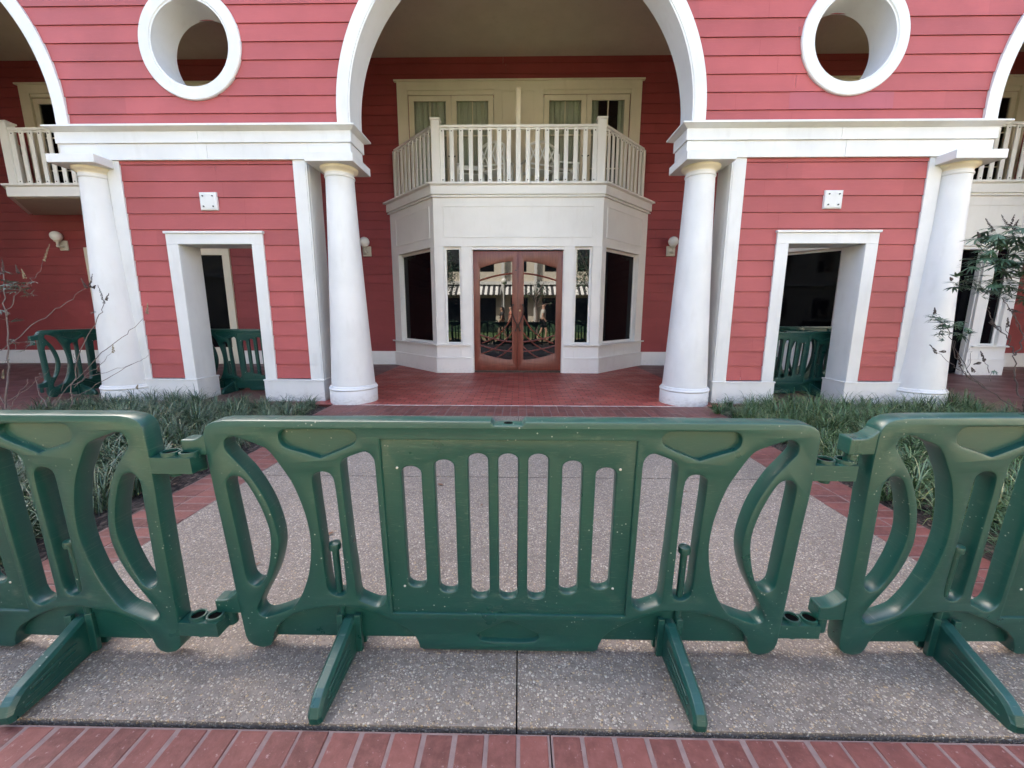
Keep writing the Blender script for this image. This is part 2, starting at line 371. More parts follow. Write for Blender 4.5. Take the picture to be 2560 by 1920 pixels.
# ------------------------------------------------------------------ ground
CX = -0.03
def structure(name, mb, mat, bev=0):
    o = mb.build(name, mat, None, bev=bev); o['kind'] = 'structure'; return o
g = MB(); g.quad((-150, -150, -.09), (150, -150, -.09), (150, 150, -.09), (-150, 150, -.09)); structure('ground', g, JOINT)
# exposed aggregate path: four slabs with dark joints
g = MB()
for x0, x1 in ((-2.125, -.004), (.001, 2.125)):
    for y0, y1 in ((1.073, 3.049), (3.061, 5.0)): g.box(x0, x1, y0, y1, -.06, 0)
structure('path', g, AGG, .002)
g = MB(); g.quad((-5, .2, -.03), (5, .2, -.03), (5, 1.073, -.03), (-5, 1.073, -.03)); g.quad((-2.13, 1.0, -.028), (2.13, 1.0, -.028), (2.13, 5.02, -.028), (-2.13, 5.02, -.028))
structure('path_joint', g, HOLE)
# brick border: bricks over a mortar bed
def bricks(mb, x0, x1, y0, y1, nx, ny, gap=.009, z=0.0):
    for i in range(nx):
        for j in range(ny):
            a = x0 + (x1 - x0) * i / nx; b = x0 + (x1 - x0) * (i + 1) / nx; c = y0 + (y1 - y0) * j / ny; d = y0 + (y1 - y0) * (j + 1) / ny
            dz = U(-.0025, .0018); w = U(-.0028, .0028)
            mb.box(a + gap/2 + w, b - gap/2 + w, c + gap/2, d - gap/2, -.05, z + dz)
g = MB(); bed = MB()
bricks(g, .106, 3.949, .852, 1.054, 39, 1, .0125); bricks(g, -1.659, .100, .852, 1.054, 18, 1, .0125); bricks(g, -3.95, -1.667, .852, 1.054, 23, 1, .0125); bricks(g, -3.94, 3.94, .65, .852, 80, 1, .0105)
bed.box(-3.95, -1.666, .64, 1.052, -.06, -.0030); bed.box(-1.660, .101, .64, 1.052, -.06, -.0030); bed.box(.1055, 3.95, .64, 1.052, -.06, -.0030)
for s in (-1, 1):
    x0, x1 = (2.132, 2.522) if s > 0 else (-2.522, -2.132)
    bricks(g, x0, x1, 1.075, 5.0, 2, 37, .007); bed.box(x0, x1, 1.073, 5.0, -.06, -.0028)
bricks(g, -2.66, 2.66, 5.005, 5.585, 50, 3, .008); bed.box(-2.67, 2.67, 5.003, 5.583, -.06, -.0028)
structure('brick_border', g, BRICK, .0035); structure('mortar_bed', bed, MORTAR)
g = MB(); g.box(-2.67, 2.67, 5.586, 5.599, -.05, .002); structure('white_edge_strip', g, WHITE)
# porch floor: red bricks in the middle, brown bricks at the sides and round the beds
g = MB(); g.box(-2.95 + CX, 2.95 + CX, 5.6, 10.4, -.06, .0); structure('porch_floor', g, PORCH)
g = MB()
for s in (-1, 1):
    a, b = sorted((s * 2.957 + CX, s * 20)); g.box(a, b, 5.75, 10.4, -.06, -.003)
    a, b = sorted((s * 6.35, s * 20)); g.box(a, b, -2.0, 5.746, -.06, -.003)
structure('side_pavement', g, PORCH2)
g = MB()
for s in (-1, 1):
    a, b = sorted((s * 2.526, s * 6.346))
    nx, ny = 24, 30
    for i in range(nx):
        for j in range(ny):
            f = lambda i, j: (a + (b-a)*i/nx, .6 + 5.146*j/ny, -.035 + .012 * sin(i*2.1 + j*1.3) + .010 * sin(i*.9 - j*2.3))
            g.quad(f(i, j), f(i+1, j), f(i+1, j+1), f(i, j+1))
structure('planting_soil', g, MULCH)
g = MB(); g.box(-6.34, 6.34, -3.6, .638, -.06, -.006); structure('walkway', g, WALK)
g = MB(); g.quad((-60, -11.5, -.03), (60, -11.5, -.03), (60, -3.62, -.03), (-60, -3.62, -.03)); structure('lawn', g, LAWN)
g = MB(); g.box(-60, 60, -14.5, -11.52, -.06, -.01); structure('far_walkway', g, WALK)

# ------------------------------------------------------------------ the building
B = empty('hotel_building', (CX, 5.9, 0), 'large red clapboard building with white arches, round windows and columned porch', 'building')
YF = 5.88; PITCH_Z = .2115; Z0 = .337
R_IN, R_OUT, ZC = 2.262, 2.437, 3.905
PER = 8.50                                            # arch spacing
ARCH = [-PER * 2, -PER, .03, PER, PER * 2]
PIERS = [-4.262, 4.262]; FARP = [-12.75, 12.75]
def cut(iv, a, b):
    o = []
    for x0, x1 in iv:
        if b <= x0 or a >= x1: o.append((x0, x1)); continue
        if a > x0: o.append((x0, a))
        if b < x1: o.append((b, x1))
    return o
def iv_front(z):
    iv = [(-21.5, 21.5)]
    if z < 3.345:
        iv = []
        for p in PIERS + FARP: iv.append((p - 1.37, p + 1.37))
        iv += [(-21.5, -18.5), (18.5, 21.5)]
        if z < 2.30:
            for p in PIERS: iv = cut(iv, p - .56, p + .56)
        return sorted(iv)
    rm = R_IN + .07
    for a in ARCH:
        if z <= ZC: iv = cut(iv, a - rm, a + rm)
        elif z < ZC + rm: h = sqrt(rm*rm - (z-ZC)**2); iv = cut(iv, a - h, a + h)
    for p in PIERS:
        if abs(z - 4.755) < .56: h = sqrt(.56**2 - (z-4.755)**2); iv = cut(iv, p - .015*(1 if p < 0 else -1) - h, p + .015*(1 if p > 0 else -1) + h)
    return iv
rb = random.Random(77)
def siding(mb, ivf, y, z0, z1, proud=.015, sub=8, sgn=-1, ox=0.0):
    k = 0; zb = z0
    while zb < z1 - 1e-6:
        butts = [rb.uniform(-1, 0) + 3.66 * q for q in range(-6, 7)]; zt = min(zb + PITCH_Z, z1); ztg = zt - .0042
        for i in range(sub):
            a = zb + (ztg - zb) * i / sub; b = zb + (ztg - zb) * (i + 1) / sub
            ia, ib = ivf(a + 1e-5), ivf(b - 1e-5)
            if len(ia) != len(ib): ia = ib = ivf((a + b) / 2)
            if len(ia) == len(ivf((zb + ztg) / 2)):
                for jx in butts:                        # butt joints between boards
                    if all(p0 + .05 < jx < p1 - .05 for p0, p1 in ia + ib if p0 - .05 < jx < p1 + .05): ia = cut(ia, jx - .0014, jx + .0014); ib = cut(ib, jx - .0014, jx + .0014)
                if len(ia) != len(ib): ia = ib = ivf((a + b) / 2)
            pa = proud * (1 - (a - zb) / PITCH_Z); pb = proud * (1 - (b - zb) / PITCH_Z)
            for (p0, p1), (q0, q1) in zip(ia, ib):
                if p1 - p0 < .004: continue
                A_ = (p0 + ox, y + sgn * pa, a); B_ = (p1 + ox, y + sgn * pa, a); C_ = (q1 + ox, y + sgn * pb, b); D_ = (q0 + ox, y + sgn * pb, b)
                if sgn < 0: mb.quad(A_, B_, C_, D_)
                else: mb.quad(B_, A_, D_, C_)
                if i == 0:
                    E_ = (p0 + ox, y + .012, a); F_ = (p1 + ox, y + .012, a)
                    mb.quad(E_, F_, B_, A_)
                if i == sub - 1:
                    mb.quad((q0 + ox, y + .012, b - .02), (q1 + ox, y + .012, b - .02), (q1 + ox, y + .012, zt + .004), (q0 + ox, y + .012, zt + .004))
        zb = zt
WALL_TOP = 7.35
g = MB(); siding(g, iv_front, YF, Z0, WALL_TOP, ox=CX); w_front = g.build('clapboard_wall', RED, B)
g = MB()                                              # plain back face of the arcade wall
zs = [0.0 + .15 * i for i in range(int(WALL_TOP / .15) + 1)]
for a, b in zip(zs[:-1], zs[1:]):
    ia, ib = iv_front(a + 1e-5), iv_front(b - 1e-5)
    if len(ia) != len(ib): ia = ib = iv_front((a + b) / 2)
    for (p0, p1), (q0, q1) in zip(ia, ib): g.quad((p1 + CX, 6.235, a), (p0 + CX, 6.235, a), (q0 + CX, 6.235, b), (q1 + CX, 6.235, b))
for p in PIERS + FARP:                                # solid sides of the piers
    for e in (-1, 1): g.box(p + CX + e*1.36 - .008, p + CX + e*1.36 + .008, 5.90, 6.234, 0, 3.345)
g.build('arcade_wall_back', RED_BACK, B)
# faded replacement boards under the round windows
for p, w0, w1 in ((PIERS[0], -.60, .39), (PIERS[1], -.72, .62)):
    g = MB(); z_ = Z0 + PITCH_Z * 17
    n_ = (p + CX + w0, p + CX + w1)
    g.quad((n_[0], YF - .0175, z_ + .001), (n_[1], YF - .0175, z_ + .001), (n_[1], YF - .0035, z_ + PITCH_Z - .003), (n_[0], YF - .0035, z_ + PITCH_Z - .003))
    g.quad((n_[0], YF, z_ + .001), (n_[1], YF, z_ + .001), (n_[1], YF - .0175, z_ + .001), (n_[0], YF - .0175, z_ + .001))
    g.build('replaced_board', PATCH if p > 0 else RED, B)
    if p > 0:
        B.children[-1]['label'] = 'faded purplish replacement clapboard'
# arches
def arch_trim(cx):
    g = MB(); sec = [(R_OUT, 5.905), (R_OUT, 5.842), (R_IN + .022, 5.842), (R_IN + .018, 5.852), (R_IN, 5.852), (R_IN, 6.26), (R_OUT - .05, 6.26), (R_OUT - .05, 6.22)]
    pts = [(1, 0, 3.79 - ZC)] + [(cos(a), sin(a), 0) for a in [pi * i / 96 for i in range(97)]] + [(-1, 0, 3.79 - ZC)]
    rings = [[(cx + CX + c * r, y, ZC + s_ * r + dz) for r, y in sec] for c, s_, dz in pts]
    g.loft(rings, True, True)
    return g.build('arch_trim', WHITE, B, smooth=True, ang=30)
for a in ARCH[1:4]: arch_trim(a)
# round windows
for p in PIERS:
    c = p + CX + (.015 if p > 0 else -.015); g = MB()
    sec = [(.672, 5.905), (.672, 5.85), (.662, 5.838), (.535, 5.838), (.525, 5.85), (.508, 5.85), (.508, 6.26), (.60, 6.26), (.60, 6.22)]
    g.loft([[(c + r * cos(t), y, 4.755 + r * sin(t)) for r, y in sec] for t in [2*pi*i/96 for i in range(97)]], True, False)
    g.build('round_window_trim', WHITE, B, smooth=True, ang=30)
# piers: corner boards, skirting, doorway, entablature, columns
def column(x):
    g = MB()
    prof = []
    for i in range(25):
        t = i / 24; r = .187 + .121 * ((1 - t) ** 1.2); prof.append((r, .25 + t * 2.85))
    prof += [(.187, 3.105), (.196, 3.110), (.200, 3.122), (.196, 3.134), (.187, 3.139), (.187, 3.165)]
    g.lathe(prof, (x, 5.905, 0), 64); o = g.build('column', WHITE, B, smooth=True, ang=40)
    c = MB(); c.lathe([(.337, -.02), (.337, .182), (.333, .188), (.340, .196), (.345, .208), (.340, .222), (.330, .228), (.326, .244), (.314, .252)], (x, 5.905, 0), 64)
    c.build('column_base', WHITE, o, smooth=True, ang=40)
    c = MB(); c.lathe([(.187, 3.165), (.192, 3.18), (.218, 3.195), (.240, 3.208), (.247, 3.222), (.247, 3.236)], (x, 5.905, 0), 64); c.build('capital', WHITE2, o, smooth=True, ang=50)
    c = MB(); c.box(x - .318, x + .318, 5.585, 6.222, 3.236, 3.343); c.build('abacus', WHITE, o, bev=.006)
for p in PIERS:
    s = 1 if p > 0 else -1; P = p + CX
    for e in (-1, 1):
        g = MB(); a, b = sorted((P + e * 1.372, P + e * 1.202)); g.box(a, b, 5.852, 5.9, .32, 3.365)
        a, b = sorted((P + e * 1.372, P + e * 1.392)); g.box(a, b, 5.858, 6.25, .32, 3.365)
        a, b = sorted((P + e * 1.392, P + e * 1.398)); g.box(a, b, 5.90, 6.20, .32, 3.365)
        g.build('corner_board', WHITE, B, bev=.003)
        g = MB()                                       # skirting with its cap, wrapping into the doorway
        a, b = sorted((P + e * 1.40, P + e * .505)); g.box(a, b, 5.832, 6.275, -.03, .300)
        a, b = sorted((P + e * 1.408, P + e * .497)); g.box(a, b, 5.824, 6.283, .300, .323)
        g.build('skirting', WHITE, B, bev=.004)
    g = MB()
    for e in (-1, 1):
        a, b = sorted((P + e * .690, P + e * .524)); g.box(a, b, 5.846, 5.9, .323, 2.25)
        a, b = sorted((P + e * .5225, P + e * .56)); g.box(a, b, 5.862, 6.25, .323, 2.25)
    g.box(P - .690, P + .690, 5.8461, 5.9, 2.2505, 2.393); g.box(P - .705, P + .705, 5.826, 5.9, 2.3935, 2.424)
    g.box(P - .56, P + .56, 5.9005, 6.25, 2.2515, 2.30)
    g.build('doorway_frame', WHITE, B, bev=.003)
    # entablature
    o0, o1 = P - 1.972, P + 1.972
    if s < 0: o0 += .01; o1 += .048
    else: o0 -= .048; o1 -= .01
    g = MB()
    for a, b in ((o0, P + .06), (P + .063, o1)): g.box(a, b, 5.828, 6.255, 3.3435, 3.548)      # two boards with a butt seam
    for a, b in ((o0 - .02, P - .03), (P - .027, o1 + .02)): g.box(a, b, 5.806, 6.277, 3.5485, 3.690)
    def slab(d0, d1, z0_, z1_):
        g.loft([[(o0 - d0, 5.828 - d0, z0_), (o1 + d0, 5.828 - d0, z0_), (o1 + d0, 6.255 + d0, z0_), (o0 - d0, 6.255 + d0, z0_)],
                [(o0 - d1, 5.828 - d1, z1_), (o1 + d1, 5.828 - d1, z1_), (o1 + d1, 6.255 + d1, z1_), (o0 - d1, 6.255 + d1, z1_)]])
    slab(.022, .095, 3.6905, 3.726); slab(.100, .100, 3.7265, 3.748)
    g.box(P - 1.86, P + 1.86, 5.846, 5.9, 3.7485, 3.805)
    g.build('entablature', WHITE, B, bev=.003)
    for e in (-1, 1):
        column(p + CX - s * (1.782 if s > 0 else 1.815) if e < 0 else p + CX + s * 1.59)
    # plate over the doorway with four bolts
    px_ = P + (-.015 if s < 0 else .0)
    g = MB()
    g.loft([[(px_ - .122, 5.874, 2.698), (px_ + .122, 5.874, 2.698), (px_ + .122, 5.874, 2.938), (px_ - .122, 5.874, 2.938)],
            [(px_ - .118, 5.846, 2.702), (px_ + .118, 5.846, 2.702), (px_ + .118, 5.846, 2.934), (px_ - .118, 5.846, 2.934)],
            [(px_ - .100, 5.838, 2.72), (px_ + .100, 5.838, 2.72), (px_ + .100, 5.838, 2.916), (px_ - .100, 5.838, 2.916)]])
    pl_ = g.build('cover_plate', WHITE, B)
    for dx in (-.068, .068):
        for dz in (-.068, .068):
            g = MB(); g.loft([[(px_ + dx + .010*cos(t), y, 2.818 + dz + .010*sin(t)) for t in [2*pi*i/10 for i in range(10)]] for y in (5.838, 5.829)])
            g.build('bolt', BOLT, pl_)
# back wall of the porch, ceiling, roof, hidden sides
YB = 10.26; ZCEIL = 7.03
DOORS = []                                            # openings of the balcony doors (x0, x1, z0, z1)
for c in (-8.87, 0.0, 8.65):
    for a, b in ((-2.52, -.56), (.56, 2.52)): DOORS.append((c + a, c + b, 3.95, 6.2))
def iv_back(z):
    iv = [(-21.5, 21.5)]
    for a, b, z0, z1 in DOORS:
        if z0 < z < z1: iv = cut(iv, a, b)
    return iv
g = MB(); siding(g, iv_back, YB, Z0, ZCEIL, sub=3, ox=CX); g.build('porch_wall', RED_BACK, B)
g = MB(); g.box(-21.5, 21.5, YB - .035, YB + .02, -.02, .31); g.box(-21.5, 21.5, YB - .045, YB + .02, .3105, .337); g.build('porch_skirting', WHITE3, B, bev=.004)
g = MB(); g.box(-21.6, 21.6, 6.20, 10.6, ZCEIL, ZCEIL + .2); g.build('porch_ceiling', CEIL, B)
g = MB(); g.box(-22, 22, 5.7, 24, WALL_TOP, WALL_TOP + .3); g.box(-22, 22, 5.55, 5.695, WALL_TOP + .05, WALL_TOP + .35); g.build('roof', ROOF, B)
g = MB(); g.box(-21.7, -21.5, 5.9, 24, 0, 7.3); g.box(21.5, 21.7, 5.9, 24, 0, 7.3); g.box(-21.5, 21.5, 23.8, 24, 0, 7.3)
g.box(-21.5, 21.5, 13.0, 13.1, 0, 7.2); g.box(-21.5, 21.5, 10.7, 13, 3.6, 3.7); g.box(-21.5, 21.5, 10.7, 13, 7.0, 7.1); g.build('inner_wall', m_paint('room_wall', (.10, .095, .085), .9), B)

# --- bays and balconies
HB, HW, YBAY = 1.76, 3.11, 8.79
CL = sqrt((HW - HB)**2 + (10.24 - YBAY)**2)
def frames(cx):
    """wall frames of a canted bay: T(u, d, z) with d measured outwards (negative d = into the wall)"""
    ux, uy = (HW - HB) / CL, (10.24 - YBAY) / CL
    Fr = lambda u, d, z: (cx + u, YBAY - d, z)
    Rt = lambda u, d, z: (cx + HB + u * ux + d * uy, YBAY + u * uy - d * ux, z)
    Lf = lambda u, d, z: (cx - HB - u * ux - d * uy, YBAY + u * uy - d * ux, z)
    return Fr, Lf, Rt
def bay_poly(cx, d):
    k = d * (CL - (HW - HB)) / (10.24 - YBAY)          # mitre shift at the front corners
    e = d * CL / (10.24 - YBAY) 
    xo = HB + d * (CL - (10.24 - YBAY)*0 - (HW - HB)) / (10.24 - YBAY)
    xw = HW + d * CL / (10.24 - YBAY)
    return [(cx - xo, YBAY - d), (cx + xo, YBAY - d), (cx + xw, 10.24), (cx - xw, 10.24)]
def boxT(g, T, u0, u1, d0, d1, z0, z1, flip=False):
    g.box(u0, u1, -d1, -d0, z0, z1, T=lambda x, y, z: T(x, -y, z))
def ring_trim(g, T, u0, u1, z0, z1, w, d0, d1):
    boxT(g, T, u0, u1, d0, d1, z0, z0 + w); boxT(g, T, u0, u1, d0, d1, z1 - w, z1)
    boxT(g, T, u0, u0 + w, d0, d1, z0 + w + .0005, z1 - w - .0005); boxT(g, T, u1 - w, u1, d0, d1, z0 + w + .0005, z1 - w - .0005)
def bay_lower(cx, door=True):
    Fr, Lf, Rt = frames(cx); g = MB()
    g.prism(bay_poly(cx, 0.0), 2.672, 3.64)            # header box
    # skirting, broken at the doors
    for s in (-1, 1):
        T = Rt if s > 0 else Lf
        po = bay_poly(cx, .03); po2 = bay_poly(cx, .042)
        for pp, z0, z1 in ((po, -.02, .312), (po2, .3125, .337), (bay_poly(cx, .006), .3375, .598)):
            q = pp[1:3] if s > 0 else [pp[3], pp[0]]
            if s > 0: poly = [(cx + 1.02, q[0][1]), q[0], q[1], (cx + 1.02, 10.24)]
            else: poly = [q[0], q[1], (cx - 1.02, q[1][1]), (cx - 1.02, 10.24)]
            g.prism(poly, z0, z1)
        q = bay_poly(cx, .055)
        poly = [(cx + 1.02, q[1][1]), q[1], q[2], (cx + 1.02, 10.24)] if s > 0 else [q[3], q[0], (cx - 1.02, q[0][1]), (cx - 1.02, 10.24)]
        g.prism(poly, .5985, .628)                     # sill
        # canted wall stiles
        boxT(g, T, 0.001, .165, -.09, 0, .6285, 2.6715); boxT(g, T, 1.635, CL - .002, -.10, 0, .6285, 2.6715)
        boxT(g, T, .166, 1.634, -.14, -.10, .6285, .68); boxT(g, T, .166, 1.634, -.14, -.10, 2.62, 2.6715)
        boxT(g, T, .166, .20, -.14, -.095, .681, 2.619); boxT(g, T, 1.60, 1.634, -.14, -.095, .681, 2.619)
        ring_trim(g, T, .15, 1.70, 2.86, 3.49, .022, .0, .012)
        # front stiles either side of the sidelights
        a, b = sorted((s * 1.745, s * 1.56)); g.box(cx + a, cx + b, YBAY + .0005, YBAY + .10, .6285, 2.6715)
        a, b = sorted((s * 1.198, s * 1.03)); g.box(cx + a, cx + b, YBAY + .0005, YBAY + .10, .6285, 2.6715)
        a, b = sorted((s * 1.559, s * 1.199)); g.box(cx + a, cx + b, YBAY + .055, YBAY + .10, .6285, .672); g.box(cx + a, cx + b, YBAY + .055, YBAY + .10, 2.622, 2.6715)
        a2, b2 = a + .045, b - .045
        g.box(cx + a, cx + a2, YBAY + .055, YBAY + .10, .6725, 2.6215); g.box(cx + b2, cx + b, YBAY + .055, YBAY + .10, .6725, 2.6215)
        ring_trim(g, Fr, a - .018, b + .018, .64, 2.69, .016, .0, .010)
        # door jamb post down to the floor
        a, b = sorted((s * 1.03, s * .972)); g.box(cx + a, cx + b, YBAY - .012, YBAY + .14, -.01, 2.6715)
        a, b = sorted((s * .971, s * .955)); g.box(cx + a, cx + b, YBAY + .045, YBAY + .14, -.01, 2.61)
        boxT(g, Fr, *sorted((s * 1.24, s * 1.222)), .006, .018, .345, .59)
    g.box(cx - .9715, cx + .9715, YBAY + .012, YBAY + .14, 2.612, 2.6715); g.box(cx - 1.05, cx + 1.05, YBAY - .016, YBAY + .0, 2.673, 2.70)
    ring_trim(g, Fr, -1.55, 1.56, 2.85, 3.48, .022, .0, .012)
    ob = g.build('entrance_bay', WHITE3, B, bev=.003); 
    pg = MB()
    for s in (-1, 1):
        T = Rt if s > 0 else Lf
        w = MB(); boxT(w, T, .19, 1.61, -.13, -.122, .67, 2.63); w.build('window_pane', TINT, ob)
        a, b = sorted((s * 1.545, s * 1.21)); w = MB(); w.box(cx + a, cx + b, YBAY + .075, YBAY + .083, .66, 2.63); w.build('window_pane', GLASS, ob)
    inn = MB(); inn.prism(bay_poly(cx, -.16), .02, 2.66); inn.build('dark_interior', TINT, ob)
    return ob
def balcony(cx, soffit=False):
    g = MB()
    layers = [(.045, 3.6405, 3.664), (.020, 3.6645, 3.69), (.060, 3.6905, 3.862), (.085, 3.8625, 3.874), (.115, 3.8745, 3.914)]
    if soffit: layers = [(.060, 3.67, 3.862), (.085, 3.8625, 3.874), (.115, 3.8745, 3.914)]
    for d, a, b in layers: g.prism(bay_poly(cx, d), a, b)
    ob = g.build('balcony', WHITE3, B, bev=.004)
    if soffit:
        s_ = MB(); s_.prism(bay_poly(cx, -.03), 3.655, 3.6695); s_.build('soffit', CEIL, ob)
    Fr, Lf, Rt = frames(cx)
    d_ = -.06                                          # rail line a little inside the ledge
    def slat(T, u, w=.086, bolts=True):
        m = MB(); boxT(m, T, u - w/2, u + w/2, d_ + .012, d_ + .036, 3.93, 4.962)
        if bolts:
            m.mi = 1
            for z in (3.985, 4.905): boxT(m, T, u - .011, u + .011, d_ + .036, d_ + .042, z - .011, z + .011)
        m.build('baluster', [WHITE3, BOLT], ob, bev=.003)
    for i in range(-8, 9):
        if i == 0: slat(Fr, 0, .10, False)
        else: slat(Fr, i * .1925)
    for T in (Lf, Rt):
        for i in range(9): slat(T, .17 + i * .168, .075)
    r = MB()
    boxT(r, Fr, -1.62, 1.62, d_ - .06, d_ + .05, 4.965, 5.012); boxT(r, Fr, -1.62, 1.62, d_ - .025, d_ + .011, 3.925, 3.955); boxT(r, Fr, -1.62, 1.62, d_ - .025, d_ + .011, 4.935, 4.9645)
    for T in (Lf, Rt):
        boxT(r, T, .05, 1.66, d_ - .06, d_ + .05, 4.965, 5.012); boxT(r, T, .05, 1.66, d_ - .025, d_ + .011, 3.925, 3.955); boxT(r, T, .05, 1.66, d_ - .025, d_ + .011, 4.935, 4.9645)
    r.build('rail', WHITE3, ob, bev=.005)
    for s in (-1, 1):
        p_ = MB(); X = cx + s * 1.67; Y = YBAY + .075
        p_.box(X - .085, X + .085, Y - .085, Y + .085, 3.9145, 5.10); p_.box(X - .105, X + .105, Y - .105, Y + .105, 5.1005, 5.135)
        p_.loft([[(X - .09, Y - .09, 5.1355), (X + .09, Y - .09, 5.1355), (X + .09, Y + .09, 5.1355), (X - .09, Y + .09, 5.1355)], [(X - .02, Y - .02, 5.17), (X + .02, Y - .02, 5.17), (X + .02, Y + .02, 5.17), (X - .02, Y + .02, 5.17)]])
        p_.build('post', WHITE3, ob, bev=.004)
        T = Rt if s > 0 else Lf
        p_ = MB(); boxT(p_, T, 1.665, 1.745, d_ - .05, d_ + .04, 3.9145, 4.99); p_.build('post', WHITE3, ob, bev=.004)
    dv = MB(); dv.box(cx - .045, cx + .045, 8.93, 10.20, 3.9145, 5.72); dv.box(cx - .052, cx + .052, 8.92, 10.20, 5.7205, 5.75); dv.build('divider_panel', WHITE2, ob, bev=.004)
    return ob
def balcony_doors(cx, clear_last=True):
    g = MB(); y0 = YB - .07
    g.box(cx - 2.80, cx + 2.80, y0, YB - .012, 6.322, 6.50); g.box(cx - 2.86, cx + 2.86, y0 - .03, YB - .012, 6.5005, 6.535)
    for s in (-1, 1):
        a, b = sorted((s * 2.80, s * 2.56)); g.box(cx + a, cx + b, y0, YB - .012, 3.915, 6.3215)
        a, b = sorted((s * .57, s * .002)); g.box(cx + a, cx + b, y0, YB - .012, 3.915, 6.3215)
        a, b = sorted((s * 2.558, s * .572)); g.box(cx + a, cx + b, y0 + .02, YB - .012, 6.235, 6.3215)
    T = lambda u, d, z: (cx + u, y0 - d, z)
    ring_trim(g, T, -.40, .36, 4.2, 6.30, .03, .0, .012)
    sur = g.build('door_surround', WHITE2, B, bev=.003)
    for k, (a, b) in enumerate(((-2.545, -1.565), (-1.555, -.585), (.585, 1.555), (1.565, 2.545))):
        a += cx; b += cx; y1, y2 = YB - .03, YB + .01
        f = MB(); w = .118
        f.box(a, a + w, y1, y2, 3.93, 6.225); f.box(b - w, b, y1, y2, 3.93, 6.225); f.box(a + w + .0005, b - w - .0005, y1, y2, 6.11, 6.225); f.box(a + w + .0005, b - w - .0005, y1, y2, 3.93, 4.18)
        m_ = (a + b) / 2
        f.box(m_ - .012, m_ + .012, y1 + .008, y2, 4.181, 6.109)
        for z in (4.66, 5.385): f.box(a + w + .0005, m_ - .0125, y1 + .008, y2, z - .012, z + .012); f.box(m_ + .0125, b - w - .0005, y1 + .008, y2, z - .012, z + .012)
        d = f.build('balcony_door', WHITE2, B, bev=.003)
        q = MB(); q.box(a + w - .01, b - w + .01, y1 + .018, y1 + .024, 4.17, 6.12); q.build('pane', CLEAR, d)
        h = MB(); hx = b - .05 if k in (0, 2) else a + .05
        h.tube([(hx, y1 - .0, 4.92), (hx, y1 - .05, 4.92), (hx - .03 if k in (0, 2) else hx + .03, y1 - .055, 4.92)], .012, 8); h.build('handle', DARKSTEEL, d)
        c0, c1 = (a - .30, b + .30) if not (k == 3 and clear_last) else (b - .24, b + .03)
        c = MB(); nn = int((c1 - c0) / .012); prev = None; ph = U(0, 6)
        for i in range(nn + 1):
            x = c0 + (c1 - c0) * i / nn; yy = YB + .085 + .028 * sin(x * 46 + ph + 1.3 * sin(x * 9)) + .010 * sin(x * 101)
            if prev: c.quad((prev[0], prev[1], 3.75), (x, yy, 3.75), (x, yy, 6.3), (prev[0], prev[1], 6.3))
            prev = (x, yy)
        c.build('curtain', CURTAIN, d, smooth=True, ang=80)
bay_lower(CX); balcony(CX); balcony_doors(CX)
bay_lower(8.65); balcony(8.65); balcony_doors(8.65, False)
balcony(-8.87, True); balcony_doors(-8.87, False)

